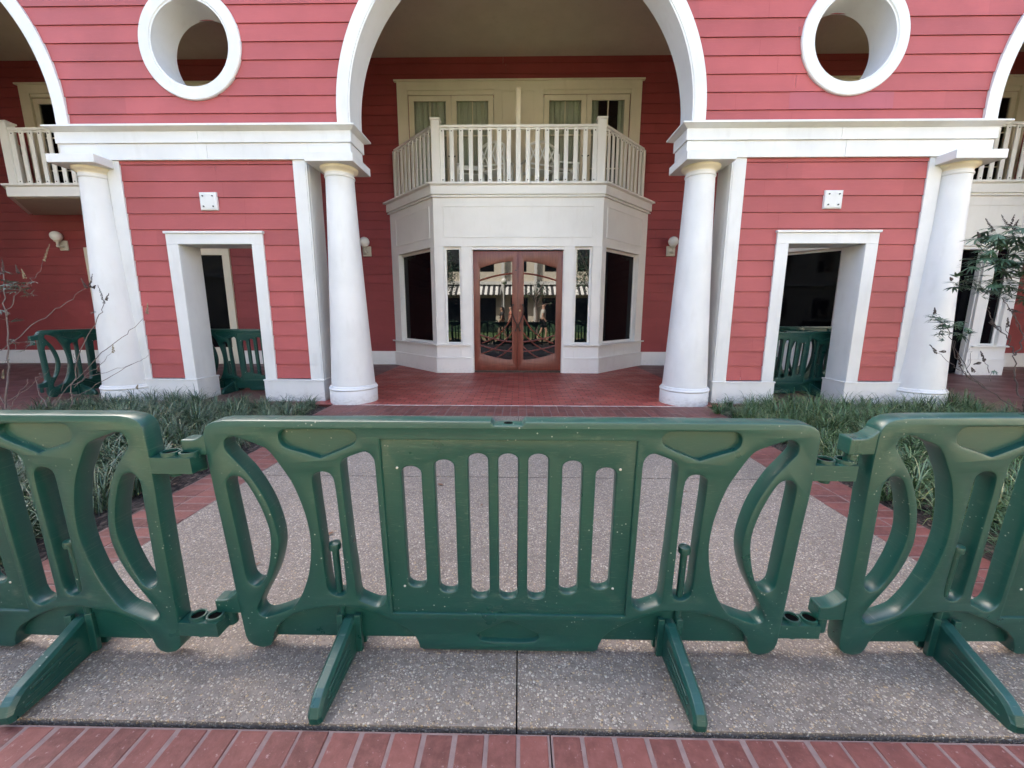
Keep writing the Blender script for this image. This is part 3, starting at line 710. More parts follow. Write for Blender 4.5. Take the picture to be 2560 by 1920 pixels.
# entrance doors
def entrance_door(s):
    """s=-1 left leaf, +1 right leaf; local u runs from the meeting edge outwards"""
    W_ = .957; y = YBAY + .10
    def topz(u): return 2.386 - .145 * (max(0, u - .125) / .70) ** 1.6
    def botz(u): return .281 + .146 * (max(0, u - .125) / .70) ** 1.6
    us = [.125 + .695 * i / 16 for i in range(17)]
    hole = [(u, topz(u)) for u in us] + [(u, botz(u)) for u in reversed(us)]
    def rnd(p, r=.03):
        o = []
        for i in range(len(p)):
            a, b, c = Vector(p[i-1]), Vector(p[i]), Vector(p[(i+1) % len(p)])
            d1, d2 = (a - b), (c - b)
            if d1.length > 1e-6 and d2.length > 1e-6 and d1.angle(d2) < radians(130):
                k = min(r, d1.length * .9, d2.length * .9)
                for t in (0, .25, .5, .75, 1):
                    q = (b + d1.normalized() * k) * (1-t)**2 + b * 2 * t * (1-t) + (b + d2.normalized() * k) * t * t; o.append((q.x, q.y))
            else: o.append((b.x, b.y))
        return o
    hole = rnd(hole)
    rect = [(.003, .045), (W_, .045), (W_, 2.592), (.003, 2.592)]
    mx = lambda pl: [(p[0] * s, p[1]) for p in pl]
    me = plate(mx(rect), [mx(hole)], .05, .006, 1)
    loc = Vector((CX + .003, y, 0)) - org(B)
    d = link_mesh('entrance_door', me, WOOD, B, loc)
    g = MB(); o = org(d)
    g.box(*sorted((CX + .003 + s * .11, CX + .003 + s * .84)), y + .002, y + .008, .26, 2.40); g.build('pane', GLASS, d)
    bar = MB()
    X = lambda u, z, dy=0: (CX + .003 + s * u, y - .010 + dy, z)
    cv = lambda f, a, b, n_=18: [X(a + (b - a) * i / n_, f(a + (b - a) * i / n_)) for i in range(n_ + 1)]
    bar.tube(cv(lambda u: topz(u) - .252, .12, .825), .018, 6)
    bar.tube(cv(lambda u: .68 + .145 * (max(0, u - .125) / .70) ** 1.6, .12, .825), .0165, 6)
    bar.tube(cv(lambda u: .466 + .130 * (max(0, u - .125) / .70) ** 1.6, .12, .825), .0165, 6)
    def bez(p0, p1, p2, n_=16): return [X(*[(1-t)**2 * a + 2*t*(1-t) * b + t*t * c for a, b, c in zip(p0, p1, p2)]) for t in [i / n_ for i in range(n_ + 1)]]
    bar.tube(bez((.125, 1.25), (.30, .80), (.79, .645)), .0155, 6)
    bar.tube(bez((.125, .885), (.34, .56), (.79, .415)), .0155, 6)
    bar.tube(bez((.125, .575), (.26, .42), (.47, .325)), .0155, 6)
    bar.build('lattice', WOOD, d, smooth=True)
    h = MB()
    ctrl = [(.105, 1.475), (.125, 1.42), (.128, 1.35), (.105, 1.25), (.060, 1.13), (.022, 1.06), (.018, 1.01), (.042, .95), (.048, .925)]
    pts = []
    for i in range(len(ctrl) - 1):
        for t in (0, .5): pts.append((ctrl[i][0] + (ctrl[i+1][0] - ctrl[i][0]) * t, ctrl[i][1] + (ctrl[i+1][1] - ctrl[i][1]) * t))
    pts.append(ctrl[-1])
    h.tube([X(u, z, -.055) for u, z in pts], .013, 8); h.sphere(X(.105, 1.475, -.045), .022); h.sphere(X(.048, .925, -.045), .022)
    h.tube([X(.105, 1.475, -.05), X(.105, 1.475, -.012)], .010, 8); h.tube([X(.048, .925, -.05), X(.048, .925, -.012)], .010, 8)
    h.build('handle', DARKSTEEL, d, smooth=True)
    if s > 0:
        k = MB(); k.sphere(X(.045, 1.355, -.016), .022, 10, 6, (1, .5, 1)); k.build('lock', m_paint('brass', (.55, .42, .2), .3), d, smooth=True)
    else:
        k = MB(); k.sphere(X(.045, 2.20, -.016), .018, 10, 6, (1, .5, 1)); k.build('peephole', DARKSTEEL, d, smooth=True)
entrance_door(-1); entrance_door(1)
g = MB(); g.box(CX - .97, CX + .97, YBAY + .06, YBAY + .16, 0.0, .042); g.build('threshold', DARKSTEEL, B)

# storefront window in the left porch wall
g = MB(); x0, x1 = -10.80, -7.17
g.box(x0, x0 + .18, YB - .06, YB - .004, .0, 2.70); g.box(x1 - .18, x1, YB - .06, YB - .004, .0, 2.70); g.box(x0, x1, YB - .0605, YB - .004, 2.7005, 2.885)
g.box(-9.0, -8.9, YB - .055, YB - .004, .0, 2.70); g.box(x0 + .181, -9.001, YB - .05, YB - .004, .0, .42); g.box(-8.899, x1 - .181, YB - .05, YB - .004, .0, .42)
sf = g.build('shop_window', WHITE2, B, bev=.004)
for a, b in ((x0 + .19, -9.0), (-8.9, x1 - .19)):
    g = MB(); g.box(a, b, YB - .035, YB - .02, .43, 2.695); g.build('window_pane', TINT, sf)

# ------------------------------------------------------------------ wall lamps
def wall_lamp(x, label, z=2.785, tilt=0):
    t = empty('wall_lamp', (x, YB - .02, z), label, 'wall lamp', 'globe lamps on the porch wall')
    g = MB(); g.box(x - .105, x + .105, YB - .05, YB - .015, z - .118, z + .118); g.build('mounting_plate', CREAM_FIXTURE, t, bev=.01)
    g = MB(); g.tube([(x, YB - .05, z - .02), (x, YB - .13, z - .05), (x, YB - .17, z - .02), (x, YB - .17, z + .07)], [.035, .028, .022, .03], 12); g.sphere((x, YB - .17, z - .03), .035, 12, 8)
    g.lathe([(.03, .06), (.06, .075), (.065, .10), (.05, .105)], (x, YB - .17, z), 20); g.build('arm', CREAM_FIXTURE, t, smooth=True)
    g = MB(); g.sphere((x, YB - .17, z + .20), .118, 28, 18); g.build('globe', GLOBE, t, smooth=True)
wall_lamp(-3.74, 'white globe wall lamp between the left inner column and the entrance bay')
wall_lamp(3.67, 'white globe wall lamp between the entrance bay and the right inner column')
wall_lamp(-11.30, 'white globe wall lamp under the left balcony, partly behind the dry shrub', 2.93)

# ------------------------------------------------------------------ balcony furniture
def garden_chair(x, y, rz, label, w=.5, h=.95, arch=True):
    t = empty('garden_chair', (x, y, 3.915), label, 'chair', 'white chairs on the entrance balcony', rz)
    def M(): return MB()
    def put(mb, name):
        return mb.build(name, CHAIR, None)
    def fin(mb, name):
        me = bpy.data.meshes.new(name); me.from_pydata(mb.v, [], mb.f); me.update(); return link_mesh(name, me, CHAIR, t)
    for sx in (-1, 1):
        m = M(); m.box(sx*w/2 - .02, sx*w/2 + .02, -.24, -.20, 0, .62); fin(m, 'leg')
        m = M(); m.box(sx*w/2 - .02, sx*w/2 + .02, .20, .24, 0, h - .10); fin(m, 'leg')
        m = M(); m.box(sx*w/2 - .025, sx*w/2 + .025, -.26, .20, .62, .645); fin(m, 'armrest')
    m = M()
    for i in range(7): m.box(-w/2 + .02, w/2 - .02, -.22 + i*.062, -.22 + i*.062 + .05, .42, .44)
    fin(m, 'seat')
    m = M(); zt = lambda u: h - .09 + (.10 * (1 - (2*u/w)**2) if arch else 0)
    m.tube([(u, .22, zt(u)) for u in [-w/2 + w*i/12 for i in range(13)]], .028, 6)
    m.box(-w/2, w/2, .21, .235, .50, .53)
    k = 3
    for i in range(k):
        a = -w/2 + w*i/k; b = -w/2 + w*(i+1)/k
        m.tube([(a, .22, .53), (b, .22, zt(b))], .018, 5); m.tube([(b, .22, .53), (a, .22, zt(a))], .018, 5)
        if i: m.tube([(a, .222, .53), (a, .222, zt(a))], .015, 5)
    fin(m, 'backrest')
    return t
garden_chair(-.50, 9.52, 2.75, 'white lattice garden chair left of the divider on the entrance balcony', .56, .96)
garden_chair(.40, 9.52, -2.75, 'white lattice garden chair right of the divider on the entrance balcony', .60, .96)
garden_chair(1.02, 9.75, 1.75, 'narrow white lattice chair near the dark balcony door', .46, .86, False)
garden_chair(-1.12, 9.80, 3.3, 'low white lattice seat at the left end of the entrance balcony', .56, .66, False)

# ------------------------------------------------------------------ barriers
OUT = [(0, .945), (-.889, .945), (-.965, .9445), (-.999, .939), (-1.020, .930), (-1.034, .917), (-1.040, .902), (-1.043, .878), (-1.043, .80), (-1.040, .679), (-1.034, .566), (-1.029, .431),
       (-1.026, .30), (-1.022, .178), (-1.018, .073), (-1.011, .046), (-.990, .026), (-.955, .017), (-.926, .026), (-.912, .045), (-.903, .081), (-.884, .116), (-.854, .147), (-.808, .173), (-.738, .195), (-.669, .207),
       (-.618, .209), (-.56, .203), (-.495, .177), (-.438, .147), (-.389, .118), (-.361, .088), (-.347, .053), (-.343, .030), (-.325, .020), (-.30, .020), (0, .020)]
DH = [(-.954, .741), (-.972, .737), (-.985, .723), (-.990, .705), (-.989, .662), (-.984, .569), (-.980, .473), (-.977, .401), (-.974, .324), (-.966, .307), (-.953, .297), (-.937, .297), (-.919, .308), (-.901, .337), (-.888, .374),
      (-.876, .417), (-.867, .465), (-.863, .503), (-.864, .541), (-.872, .581), (-.882, .621), (-.895, .657), (-.908, .691), (-.922, .718), (-.934, .734)]
CR = [(-.974, .865), (-.975, .844), (-.968, .829), (-.953, .811), (-.932, .783), (-.911, .756), (-.895, .727), (-.879, .696), (-.866, .665), (-.854, .632), (-.843, .587), (-.836, .547), (-.832, .503), (-.834, .465), (-.842, .426), (-.854, .387),
      (-.867, .354), (-.884, .319), (-.903, .286), (-.925, .249), (-.945, .211), (-.953, .192), (-.951, .175), (-.942, .164), (-.926, .159), (-.903, .165), (-.874, .176), (-.839, .190), (-.815, .202), (-.795, .229), (-.774, .264), (-.756, .305), (-.740, .351),
      (-.729, .400), (-.722, .445), (-.718, .484), (-.718, .519), (-.722, .571), (-.730, .616), (-.740, .658), (-.754, .705), (-.768, .738), (-.789, .776), (-.809, .812), (-.824, .834), (-.837, .846), (-.856, .855), (-.901, .872), (-.931, .883),
      (-.946, .885), (-.959, .881), (-.969, .873)]
TRI = [(-.746, .912), (-.636, .913), (-.548, .913), (-.529, .907), (-.518, .893), (-.518, .878), (-.526, .866), (-.546, .854), (-.590, .835), (-.640, .814), (-.649, .811), (-.658, .814), (-.700, .829), (-.759, .847), (-.773, .856), (-.781, .869), (-.783, .887), (-.777, .903), (-.763, .911)]
S1 = [(-.644, .758), (-.665, .755), (-.679, .744), (-.684, .728), (-.682, .636), (-.679, .548), (-.677, .455), (-.677, .364), (-.675, .293), (-.669, .274), (-.656, .261), (-.637, .256), (-.619, .260), (-.608, .272), (-.604, .290), (-.605, .405), (-.605, .553), (-.606, .659), (-.609, .728), (-.617, .747), (-.630, .756)]
S2 = [(-.580, .782), (-.575, .796), (-.565, .806), (-.550, .814), (-.508, .830), (-.492, .834), (-.477, .828), (-.466, .813), (-.461, .796), (-.461, .729), (-.460, .590), (-.459, .430), (-.458, .350), (-.457, .264), (-.458, .246), (-.466, .227), (-.480, .215), (-.494, .211), (-.510, .215), (-.550, .233), (-.560, .239), (-.567, .251), (-.569, .287), (-.571, .379), (-.574, .428), (-.577, .564), (-.579, .677)]
def mirror(p): return [(-x, z) for x, z in reversed(p)]
def slot_poly(x0, x1, z0, z1):
    r = (x1 - x0) / 2; c = (x0 + x1) / 2; o = []
    for i in range(9): t = pi * i / 8; o.append((c + r * cos(t), z1 - r + r * .72 * sin(t) + r * .28))
    for i in range(9): t = pi + pi * i / 8; o.append((c + r * cos(t), z0 + r + r * .72 * sin(t) - r * .28))
    return o
TH = .066
def make_barrier(name='crowd_barrier'):
    t = empty(name, (0, 0, 0), '', 'barrier', 'green plastic crowd barriers')
    lean = bpy.data.objects.new('barrier_panel', None)
    # body: outline with all through holes; recesses are holes closed by inset plates
    left = OUT[1:-1]; nt_ = [(-.058, .945), (-.046, .932), (.046, .932), (.058, .945)]
    outline = nt_[::-1]; outline = [(.058, .945), (.046, .931), (-.046, .931), (-.058, .945)] + left + mirror(left)
    soft = lambda p: chaikin(p, 1)
    panel_hole = [(-.436, .877), (-.436, .184), (.436, .184), (.436, .877)]
    lowtri = [(-.118, .094), (-.112, .076), (-.095, .062), (0, .060), (.095, .062), (.112, .076), (.118, .094), (.105, .104), (.02, .150), (0, .156), (-.02, .150), (-.105, .104)]
    holes = [soft(DH), soft(CR), soft(TRI), soft(S1), soft(S2)]
    holes = holes + [mirror(h) for h in holes] + [panel_hole, soft(lowtri)]
    body = plate(outline, holes, TH, .008, 1)
    #ins = plate([(-.795, .922), (-.505, .922), (-.505, .872), (-.545, .845), (-.64, .800), (-.70, .815), (-.795, .855)], [], .012)
    for sx in (0, 1):
        for pl in ([(-.795, .922), (-.505, .922), (-.505, .872), (-.545, .845), (-.64, .800), (-.70, .815), (-.795, .855)],):
            q = plate(mirror(pl) if sx else pl, [], .014); join_mesh(body, q, (0, -.004, 0))
        # thin skirt that closes the arch over each foot
        sk = [(-.935, .050), (-.32, .050), (-.32, .17), (-.50, .20), (-.62, .235), (-.78, .205), (-.90, .14), (-.95, .09)]
        q = plate(mirror(sk) if sx else sk, [], .022); join_mesh(body, q, (0, .010, 0))
    q = plate([(-.13, .165), (-.13, .05), (.13, .05), (.13, .165)][::-1], [], .014); join_mesh(body, q, (0, -.004, 0))
    ring = MB()                                        # moulded maker's ring
    for i in range(24):
        a, b = 2*pi*i/24, 2*pi*(i+1)/24
        f = lambda r, an, y: (.152 + r*cos(an), y, .108 + r*sin(an))
        ring.quad(f(.014, a, -.0345), f(.014, b, -.0345), f(.017, b, -.0345), f(.017, a, -.0345))
    join_into(body, ring)
    hb = MB()                                          # hole in the notch
    hb.loft([[(.016*cos(u), .012*sin(u), z) for u in [2*pi*i/16 for i in range(16)]] for z in (.9305, .9318)])
    bo = link_mesh('barrier_body', body, GREEN, t)
    me = bpy.data.meshes.new('drain_hole'); me.from_pydata(hb.v, [], hb.f); link_mesh('drain_hole', me, HOLE, bo)
    # middle panel, set back, with seven slots
    sl = [(-.374, -.304, .293, .778), (-.257, -.188, .271, .803), (-.139, -.070, .248, .827), (-.0345, .0345, .247, .827), (.070, .139, .248, .827), (.188, .257, .271, .803), (.304, .374, .293, .778)]
    sl = [(a, b, c, d) for a, b, c, d in sl]
    pm = plate([(-.452, .893), (-.452, .17), (.452, .17), (.452, .893)], [slot_poly(*q) for q in sl], .038, .006, 2)
    link_mesh('slotted_panel', pm, GREEN, t, (0, -.0035, 0))
    for x in (-.386, .386):
        for z in (.773, .298):
            m = MB(); m.loft([[(x + r*cos(u), y, z + r*sin(u)) for u in [2*pi*i/12 for i in range(12)]] for r, y in ((.0045, -.0205), (.0045, -.0245), (.003, -.0255))])
            me = bpy.data.meshes.new('screw'); me.from_pydata(m.v, [], m.f); link_mesh('screw', me, SCREW, t)
    # hinge blocks: pin blocks at the left end, twin sockets at the right
    def obj_(mb, name, smooth=False, bev=.004):
        me = bpy.data.meshes.new(name); me.from_pydata(mb.v, [], mb.f); me.update()
        if smooth: me.polygons.foreach_set('use_smooth', [True]*len(me.polygons)); me.set_sharp_from_angle(angle=radians(40))
        o = link_mesh(name, me, GREEN, t)
        if bev: bevel(o, bev)
        return o
    for zc, xe in ((.845, -1.128), (.200, -1.115)):
        zt_ = .060 if zc > .5 else .045
        cv_ = [(-1.018 - .062 * (1 - cos(t)), zc + .027 + zt_ * (1 - sin(t))) for t in [pi/2 * i / 8 for i in range(9)]][::-1]
        m = MB(); pf = [(xe, zc - .029), (-1.0, zc - .029), (-1.0, zc + .027 + zt_)] + cv_[::-1][:1] + [(-1.018 - .075 * (i / 8), zc + .027 + zt_ * (1 - i / 8) ** 2.2) for i in range(1, 9)] + [(xe, zc + .027)]
        m.loft([[(x, y, z) for x, z in pf] for y in (.028, -.028)])
        m.lathe([(.021, zc - .095), (.021, zc - .0295)], (xe + .034, 0, 0), 16)
        obj_(m, 'hinge_pin_block', False, .005)
    for zc, xe in ((.768, 1.184), (.124, 1.168)):
        m = MB(); m.box(1.012, xe, -.0305, .0305, zc - .028, zc + .028)
        for x in (xe - .092, xe - .026):
            m.loft([[(x + r*cos(u), r*sin(u)*.95, z) for u in [2*pi*i/20 for i in range(20)]] for r, z in ((.030, zc + .02), (.030, zc + .042), (.0235, zc + .042), (.0235, zc + .034))], True, False)
        m.lathe([(.018, zc - .045), (.022, zc - .0285)], (xe - .085, 0, 0), 12)
        o = obj_(m, 'hinge_socket', True, 0)
        m = MB()
        for x in (xe - .092, xe - .026): m.loft([[(x + .0236*cos(u), .0236*sin(u)*.95, z) for u in [2*pi*i/20 for i in range(20)]] for z in (zc + .030, zc + .0345)])
        me = bpy.data.meshes.new('socket_hole'); me.from_pydata(m.v, [], m.f); link_mesh('socket_hole', me, HOLE, o)
    # feet and their locking pins
    for sx in (-1, 1):
        m = MB(); X = 0
        prof = [(-.315, .004), (-.318, .030), (-.305, .058), (-.285, .075), (-.262, .086), (-.060, .140), (-.030, .150), (.030, .150), (.060, .140), (.262, .086), (.285, .075), (.305, .058), (.318, .030), (.315, .004), (.2, .0), (-.2, .0)]
        hw = .023
        rings = []
        for dx, sh in ((-hw, .010), (-hw + .009, 0), (hw - .009, 0), (hw, .010)):
            r_ = []
            for y, z in prof:
                yy = y * (1 - sh / .318) * (.70 if y > 0 else 1); zz = max(z - sh, .0) if z > .05 else z
                r_.append((X + dx, yy, zz))
            rings.append(r_)
        m.loft(rings, True, True)
        for e in (-1, 1):                              # raised rib lines and mounting bracket on both flanks
            for f in (-1, 1):
                for (ya, za, yb, zb) in ((.075, .030, .275, .022), (.085, .062, .262, .046), (.080, .085, .250, .064)):
                    fk = f * (.70 if f > 0 else 1); m.tube([(X + e*(hw + .0005), fk*ya, za), (X + e*(hw + .0005), fk*yb, zb)], .0042, 6)
            m.box(X + e*.034 - .012, X + e*.034 + .012, -.032, -.012, .005, .162); m.box(X + e*.034 - .012, X + e*.034 + .012, .012, .032, .005, .162)
        ft = obj_(m, 'foot', False, .003); ft.location = (sx * .6125, 0, 0); ft.rotation_euler = (radians(-2.86), 0, 0)
        m = MB(); m.lathe([(.0125, .10), (.0125, .437), (.0135, .438), (.021, .441), (.022, .455), (.020, .464), (.010, .468)], (sx * .6425, -.004, 0), 18)
        obj_(m, 'locking_pin', True, 0)
    return t
n = N('screw_head'); n.setv(Base_Color=(.55, .54, .50), Roughness=.35, Metallic=.6); SCREW = n.mat
LEAN = radians(2.86)
bar0 = make_barrier()
def place(o, x, y, z, rz, label, sz=1.0, lean=LEAN, ry=0.0):
    o.location = (x, y, z); o.rotation_euler = (lean, ry, rz); o.scale = (1, 1, sz); o['label'] = label
YBAR = 1.345 + TH / 2
place(bar0, -.035, YBAR, 0, 0, 'middle green plastic crowd barrier in the foreground, shown whole in front of the entrance path')
k_b = 0
for args in ((-2.281, 1.366, 0, -.0324, 'green crowd barrier in the left foreground, dusty on its inner edges', 1.0135, .0335, -.0094),
             (2.235, 1.405, 0, .019, 'green crowd barrier in the right foreground, cut by the right frame edge', 1.028, .0608, -.0025),
             (-6.95, 6.85, 0, radians(80), 'dark green barrier on the porch behind the left outer column, seen end on', 1.10),
             (-4.15, 6.57, 0, radians(0.6), 'dark green barrier standing behind the left doorway, dusty white along its foot', 1.10),
             (4.15, 6.52, 0, radians(1), 'nearest dark green barrier behind the right doorway', 1.09),
             (4.00, 7.35, 0, radians(-2), 'dark green barrier peeping over the nearest one in the right doorway', 1.14),
             (6.05, 7.45, 0, radians(3), 'dark green barrier behind the right doorway, furthest right', 1.14)):
    b = copy_tree(bar0); place(b, *args)
    swing = {0: 11, 1: -9}.get(k_b, 0); k_b += 1
    for ch in b.children:                              # the feet swivel on their pins
        if ch.name.startswith('foot'): ch.rotation_euler = (radians(-2.86), 0, radians(swing))

# ------------------------------------------------------------------ ground cover
def mondo(name, x0, x1, y0, y1, mat, seed, label, dens=.20):
    rnd = random.Random(seed); V, F = [], []
    ny = int((y1 - y0) / dens); nx = int((x1 - x0) / dens)
    for i in range(nx):
        for j in range(ny):
            cx = x0 + (i + .5 + rnd.uniform(-.42, .42)) * dens; cy = y0 + (j + .5 + rnd.uniform(-.42, .42)) * dens
            nb = rnd.randint(46, 76); big = rnd.uniform(.72, 1.18) * (1 + .16 * sin(cx * 2.3 + cy * 1.1) + .12 * sin(cx * 1.1 - cy * 3.1))
            lean0 = rnd.uniform(0, 2*pi)
            for b in range(nb):
                az = rnd.uniform(0, 2*pi); L = rnd.uniform(.19, .38) * big; el = rnd.uniform(.7, 1.5); droop = rnd.uniform(1.5, 3.4)
                w = rnd.uniform(.0022, .0042); bx = cx + rnd.uniform(-.045, .045); by = cy + rnd.uniform(-.045, .045)
                px, py, pz = bx, by, -.02; n0 = len(V); seg = 5; curl = rnd.uniform(-.5, .5)
                for k in range(seg + 1):
                    t = k / seg; ww = w * (1 - t**2.2) + .0006
                    V.append((px - sin(az)*ww, py + cos(az)*ww, pz)); V.append((px + sin(az)*ww, py - cos(az)*ww, pz))
                    e = el - droop * t * t; az2 = az + curl * t
                    px += cos(az2) * cos(e) * L / seg; py += sin(az2) * cos(e) * L / seg; pz = max(pz + sin(e) * L / seg, -.015)
                    if k: a = n0 + 2*(k-1); F.append((a, a+1, a+3, a+2))
    me = bpy.data.meshes.new(name); me.from_pydata(V, [], F); me.update()
    o = link_mesh(name, me, mat); return tag(o, label, 'ground cover', None, 'stuff')
mondo('mondo_grass', -6.30, -2.60, 1.35, 5.72, LIRIOPE_L, 3, 'dark grey green mondo grass filling the left planting bed')
mondo('mondo_grass', 2.60, 6.30, 1.35, 5.72, LIRIOPE_R, 5, 'brighter green mondo grass filling the right planting bed')
rl = random.Random(21)

# ------------------------------------------------------------------ shrubs
def spike(mb, p, d, L, r=.008, n_=16, rr=None):
    d = Vector(d).normalized(); p = Vector(p); rr = rr or random
    a = d.orthogonal().normalized(); b = d.cross(a)
    for i in range(n_):
        t = i / n_
        for k in range(3):
            an = rr.uniform(0, 6.28); q = p + d * (L * t) + (a * cos(an) + b * sin(an)) * r * (1.25 - t)
            mb.sphere(q, r * (.75 - .4 * t) * rr.uniform(.7, 1.2), 5, 3)
    mb.tube([p, p + d * L], .0018, 4)
def leaf(mb, base, d, nrm, L, w):
    d = Vector(d).normalized(); s = d.cross(Vector(nrm)).normalized(); up_ = s.cross(d).normalized(); base = Vector(base)
    n0 = len(mb.v); prof = [(0, .08), (.25, .75), (.5, 1), (.75, .66), (1, .03)]
    for t, k in prof:
        c = base + d * (L * t) - up_ * (L * .22 * t * t)
        mb.v += [tuple(c - s * w * k * .5 + up_ * w * .08 * k), tuple(c), tuple(c + s * w * k * .5 + up_ * w * .08 * k)]
    for i in range(4):
        a = n0 + i * 3; mb.f += [(a, a+1, a+4, a+3), (a+1, a+2, a+5, a+4)]; mb.m += [0, 0]
def palmate(mb, p, d, size, rr):
    d = Vector(d).normalized(); side = d.cross(Vector((0, 0, 1)));
    side = side.normalized() if side.length > .1 else Vector((1, 0, 0)); nrm = side.cross(d)
    for k in range(rr.choice((5, 5, 7))):
        a = (k - 2.5) * .36 + rr.uniform(-.1, .1)
        v = d * cos(a) + side * sin(a) + nrm * rr.uniform(-.12, .12)
        leaf(mb, p, v, nrm, size * (1 - .10 * abs(k - 2.5)) * rr.uniform(.8, 1.1), size * .13)
def wob(pts, rr, j=.02, sub=4):
    pts = [Vector(p) for p in pts]; o = []
    for a, b in zip(pts[:-1], pts[1:]):
        for k in range(sub): o.append(a.lerp(b, k / sub) + Vector((rr.uniform(-j, j), rr.uniform(-j, j), rr.uniform(-j, j))) * (1 if k else 0))
    o.append(pts[-1]); return o
def shrub(name, base, label, stems, leaves, spikes, bark, leafm, seed, spikem, dens=1.0, ls=1.0):
    rr = random.Random(seed); t = empty(name, base, label, 'shrub')
    for pts, r in stems:
        m = MB(); q = wob(pts, rr); m.tube(q, [r * (1 - .65 * i / len(q)) for i in range(len(q))], 6); m.build('stem', bark, t, smooth=True)
    m = MB()
    for p, n_, sp, size in leaves:
        for i in range(int(n_ * dens)):
            q = Vector(p) + Vector((rr.uniform(-sp, sp), rr.uniform(-sp, sp), rr.uniform(-sp*.7, sp*.7)))
            d = Vector((rr.uniform(-1, 1), rr.uniform(-1, .6), rr.uniform(-.35, .30)))
            m.tube([Vector(p), Vector(p).lerp(q, .6) + Vector((0, 0, .01)), q], .0016, 4); palmate(m, q, d, size * ls * rr.uniform(.7, 1.2), rr)
    m.build('foliage', leafm, t)
    for p, d, L in spikes:
        m = MB(); spike(m, p, d, L, .0095, 15, rr); m.build('flower_spike', spikem[0] if rr.random() > .3 else spikem[1], t)
# left: nearly bare, at the far corner of the left bed
Ls = 4.85
A = lambda x, y, dY=0: at(x * .3255, 500 + y * .3255, Ls + dY)
stems = [([A(40, 1640), A(58, 1400), A(66, 1150), A(50, 900), A(28, 700), A(10, 520)], .011), ([A(50, 900), A(100, 800), A(150, 700), A(215, 640)], .006), ([A(60, 1120), A(190, 1010), A(400, 860), A(520, 780), A(665, 675)], .006),
         ([A(215, 640), A(270, 600), A(330, 470)], .004),
         ([A(525, 1640, .1), A(545, 1480, .1), A(585, 1260, .1), A(680, 1030, .1), A(760, 880, .1), A(800, 790, .1)], .008), ([A(420, 1580, .1), A(560, 1400, .1), A(780, 1170, .1), A(980, 1030, .1), A(1100, 910, .1)], .006),
         ([A(380, 1590, .2), A(620, 1490, .2), A(860, 1350, .2), A(1060, 1240, .2), A(1140, 1190, .2)], .005), ([A(560, 1420, .2), A(700, 1350, .2), A(900, 1290, .2), A(1040, 1250, .2)], .004),
         ([A(570, 1440, .1), A(700, 1310, .1), A(800, 1240, .1), A(870, 1160, .1)], .004), ([A(360, 1590), A(300, 1500), A(283, 1400), A(300, 1330), A(350, 1330)], .005), ([A(50, 1600), A(140, 1500), A(205, 1420), A(205, 1370)], .004),
         ([A(20, 1560), A(250, 1420), A(380, 1290)], .004), ([A(0, 1160), A(100, 1080), A(280, 1100)], .004), ([A(590, 1260, .1), A(565, 1180, .1)], .003), ([A(470, 1470), A(530, 1320), A(520, 1250)], .003),
         ([A(90, 1640), A(30, 1560), A(-60, 1300), A(-120, 900)], .008)]
leaves = [(A(110, 655), 9, .10, .13), (A(235, 640), 3, .05, .09), (A(235, 720), 3, .05, .08), (A(40, 690), 5, .10, .12), (A(120, 1110), 4, .10, .10), (A(230, 1110), 4, .10, .09), (A(-60, 900), 7, .16, .13), (A(40, 1240), 2, .04, .07), (A(740, 860, .1), 2, .04, .06), (A(-80, 600), 6, .14, .13)]
spikes = [(A(335, 465), A(405, 275) - A(335, 465), .22), (A(665, 675), A(615, 590) - A(665, 675), .13), (A(690, 670), A(715, 540) - A(690, 670), .17), (A(715, 675, .1), A(740, 650) - A(715, 675), .05), (A(800, 790, .1), A(750, 650) - A(800, 790), .22), (A(815, 770, .1), A(840, 700) - A(815, 770), .10),
          (A(1130, 870, .1), A(1135, 760) - A(1130, 870), .13), (A(872, 1170, .1), A(865, 1090) - A(872, 1170), .10), (A(30, 560), A(10, 420) - A(30, 560), .18), (A(140, 560), A(120, 500) - A(140, 560), .10), (A(190, 600), A(160, 510) - A(190, 600), .11), (A(1050, 1450, .1), A(1062, 1400) - A(1050, 1450), .06), (A(20, 1370), A(30, 1270) - A(20, 1370), .12)]
shrub('flowering_shrub', (-6.2, Ls, -.03), 'straggly nearly bare shrub with dry flower spikes at the left edge', stems, leaves, spikes, BARK, SHRUB_GREY, 11, (SEED, SEED2))
Rs = 4.55
A = lambda x, y, dY=0: at(2240 + x * .3376, 480 + y * .3376, Rs + dY)
stems = [([A(990, 1700), A(940, 1580), A(900, 1420), A(882, 1290), A(878, 1205)], .011), ([A(878, 1205), A(870, 1170), A(820, 1080), A(740, 990), A(690, 900), A(680, 850)], .006), ([A(880, 1210), A(930, 1150), A(948, 1080), A(900, 960), A(830, 850), A(780, 780)], .007),
         ([A(980, 1660), A(820, 1560), A(620, 1430), A(500, 1340), A(430, 1180), A(400, 1040), A(330, 980)], .007), ([A(560, 1380), A(470, 1320), A(390, 1260), A(300, 1190)], .004), ([A(700, 1480), A(560, 1370), A(450, 1180), A(430, 1100)], .005),
         ([A(690, 1340), A(655, 1240)], .004), ([A(800, 1590), A(640, 1540), A(520, 1520)], .003), ([A(960, 1650), A(1040, 1300), A(1060, 900), A(1000, 600), A(940, 420)], .010), ([A(1000, 620), A(900, 560), A(800, 500), A(700, 430)], .005),
         ([A(700, 1400), A(720, 1330)], .003), ([A(900, 1000), A(860, 880), A(950, 900)], .004), ([A(1010, 640), A(900, 640), A(740, 660), A(620, 670), A(480, 665)], .005), ([A(530, 1340), A(550, 1220), A(545, 1160)], .003), ([A(840, 1120), A(815, 1000), A(828, 930)], .003)]
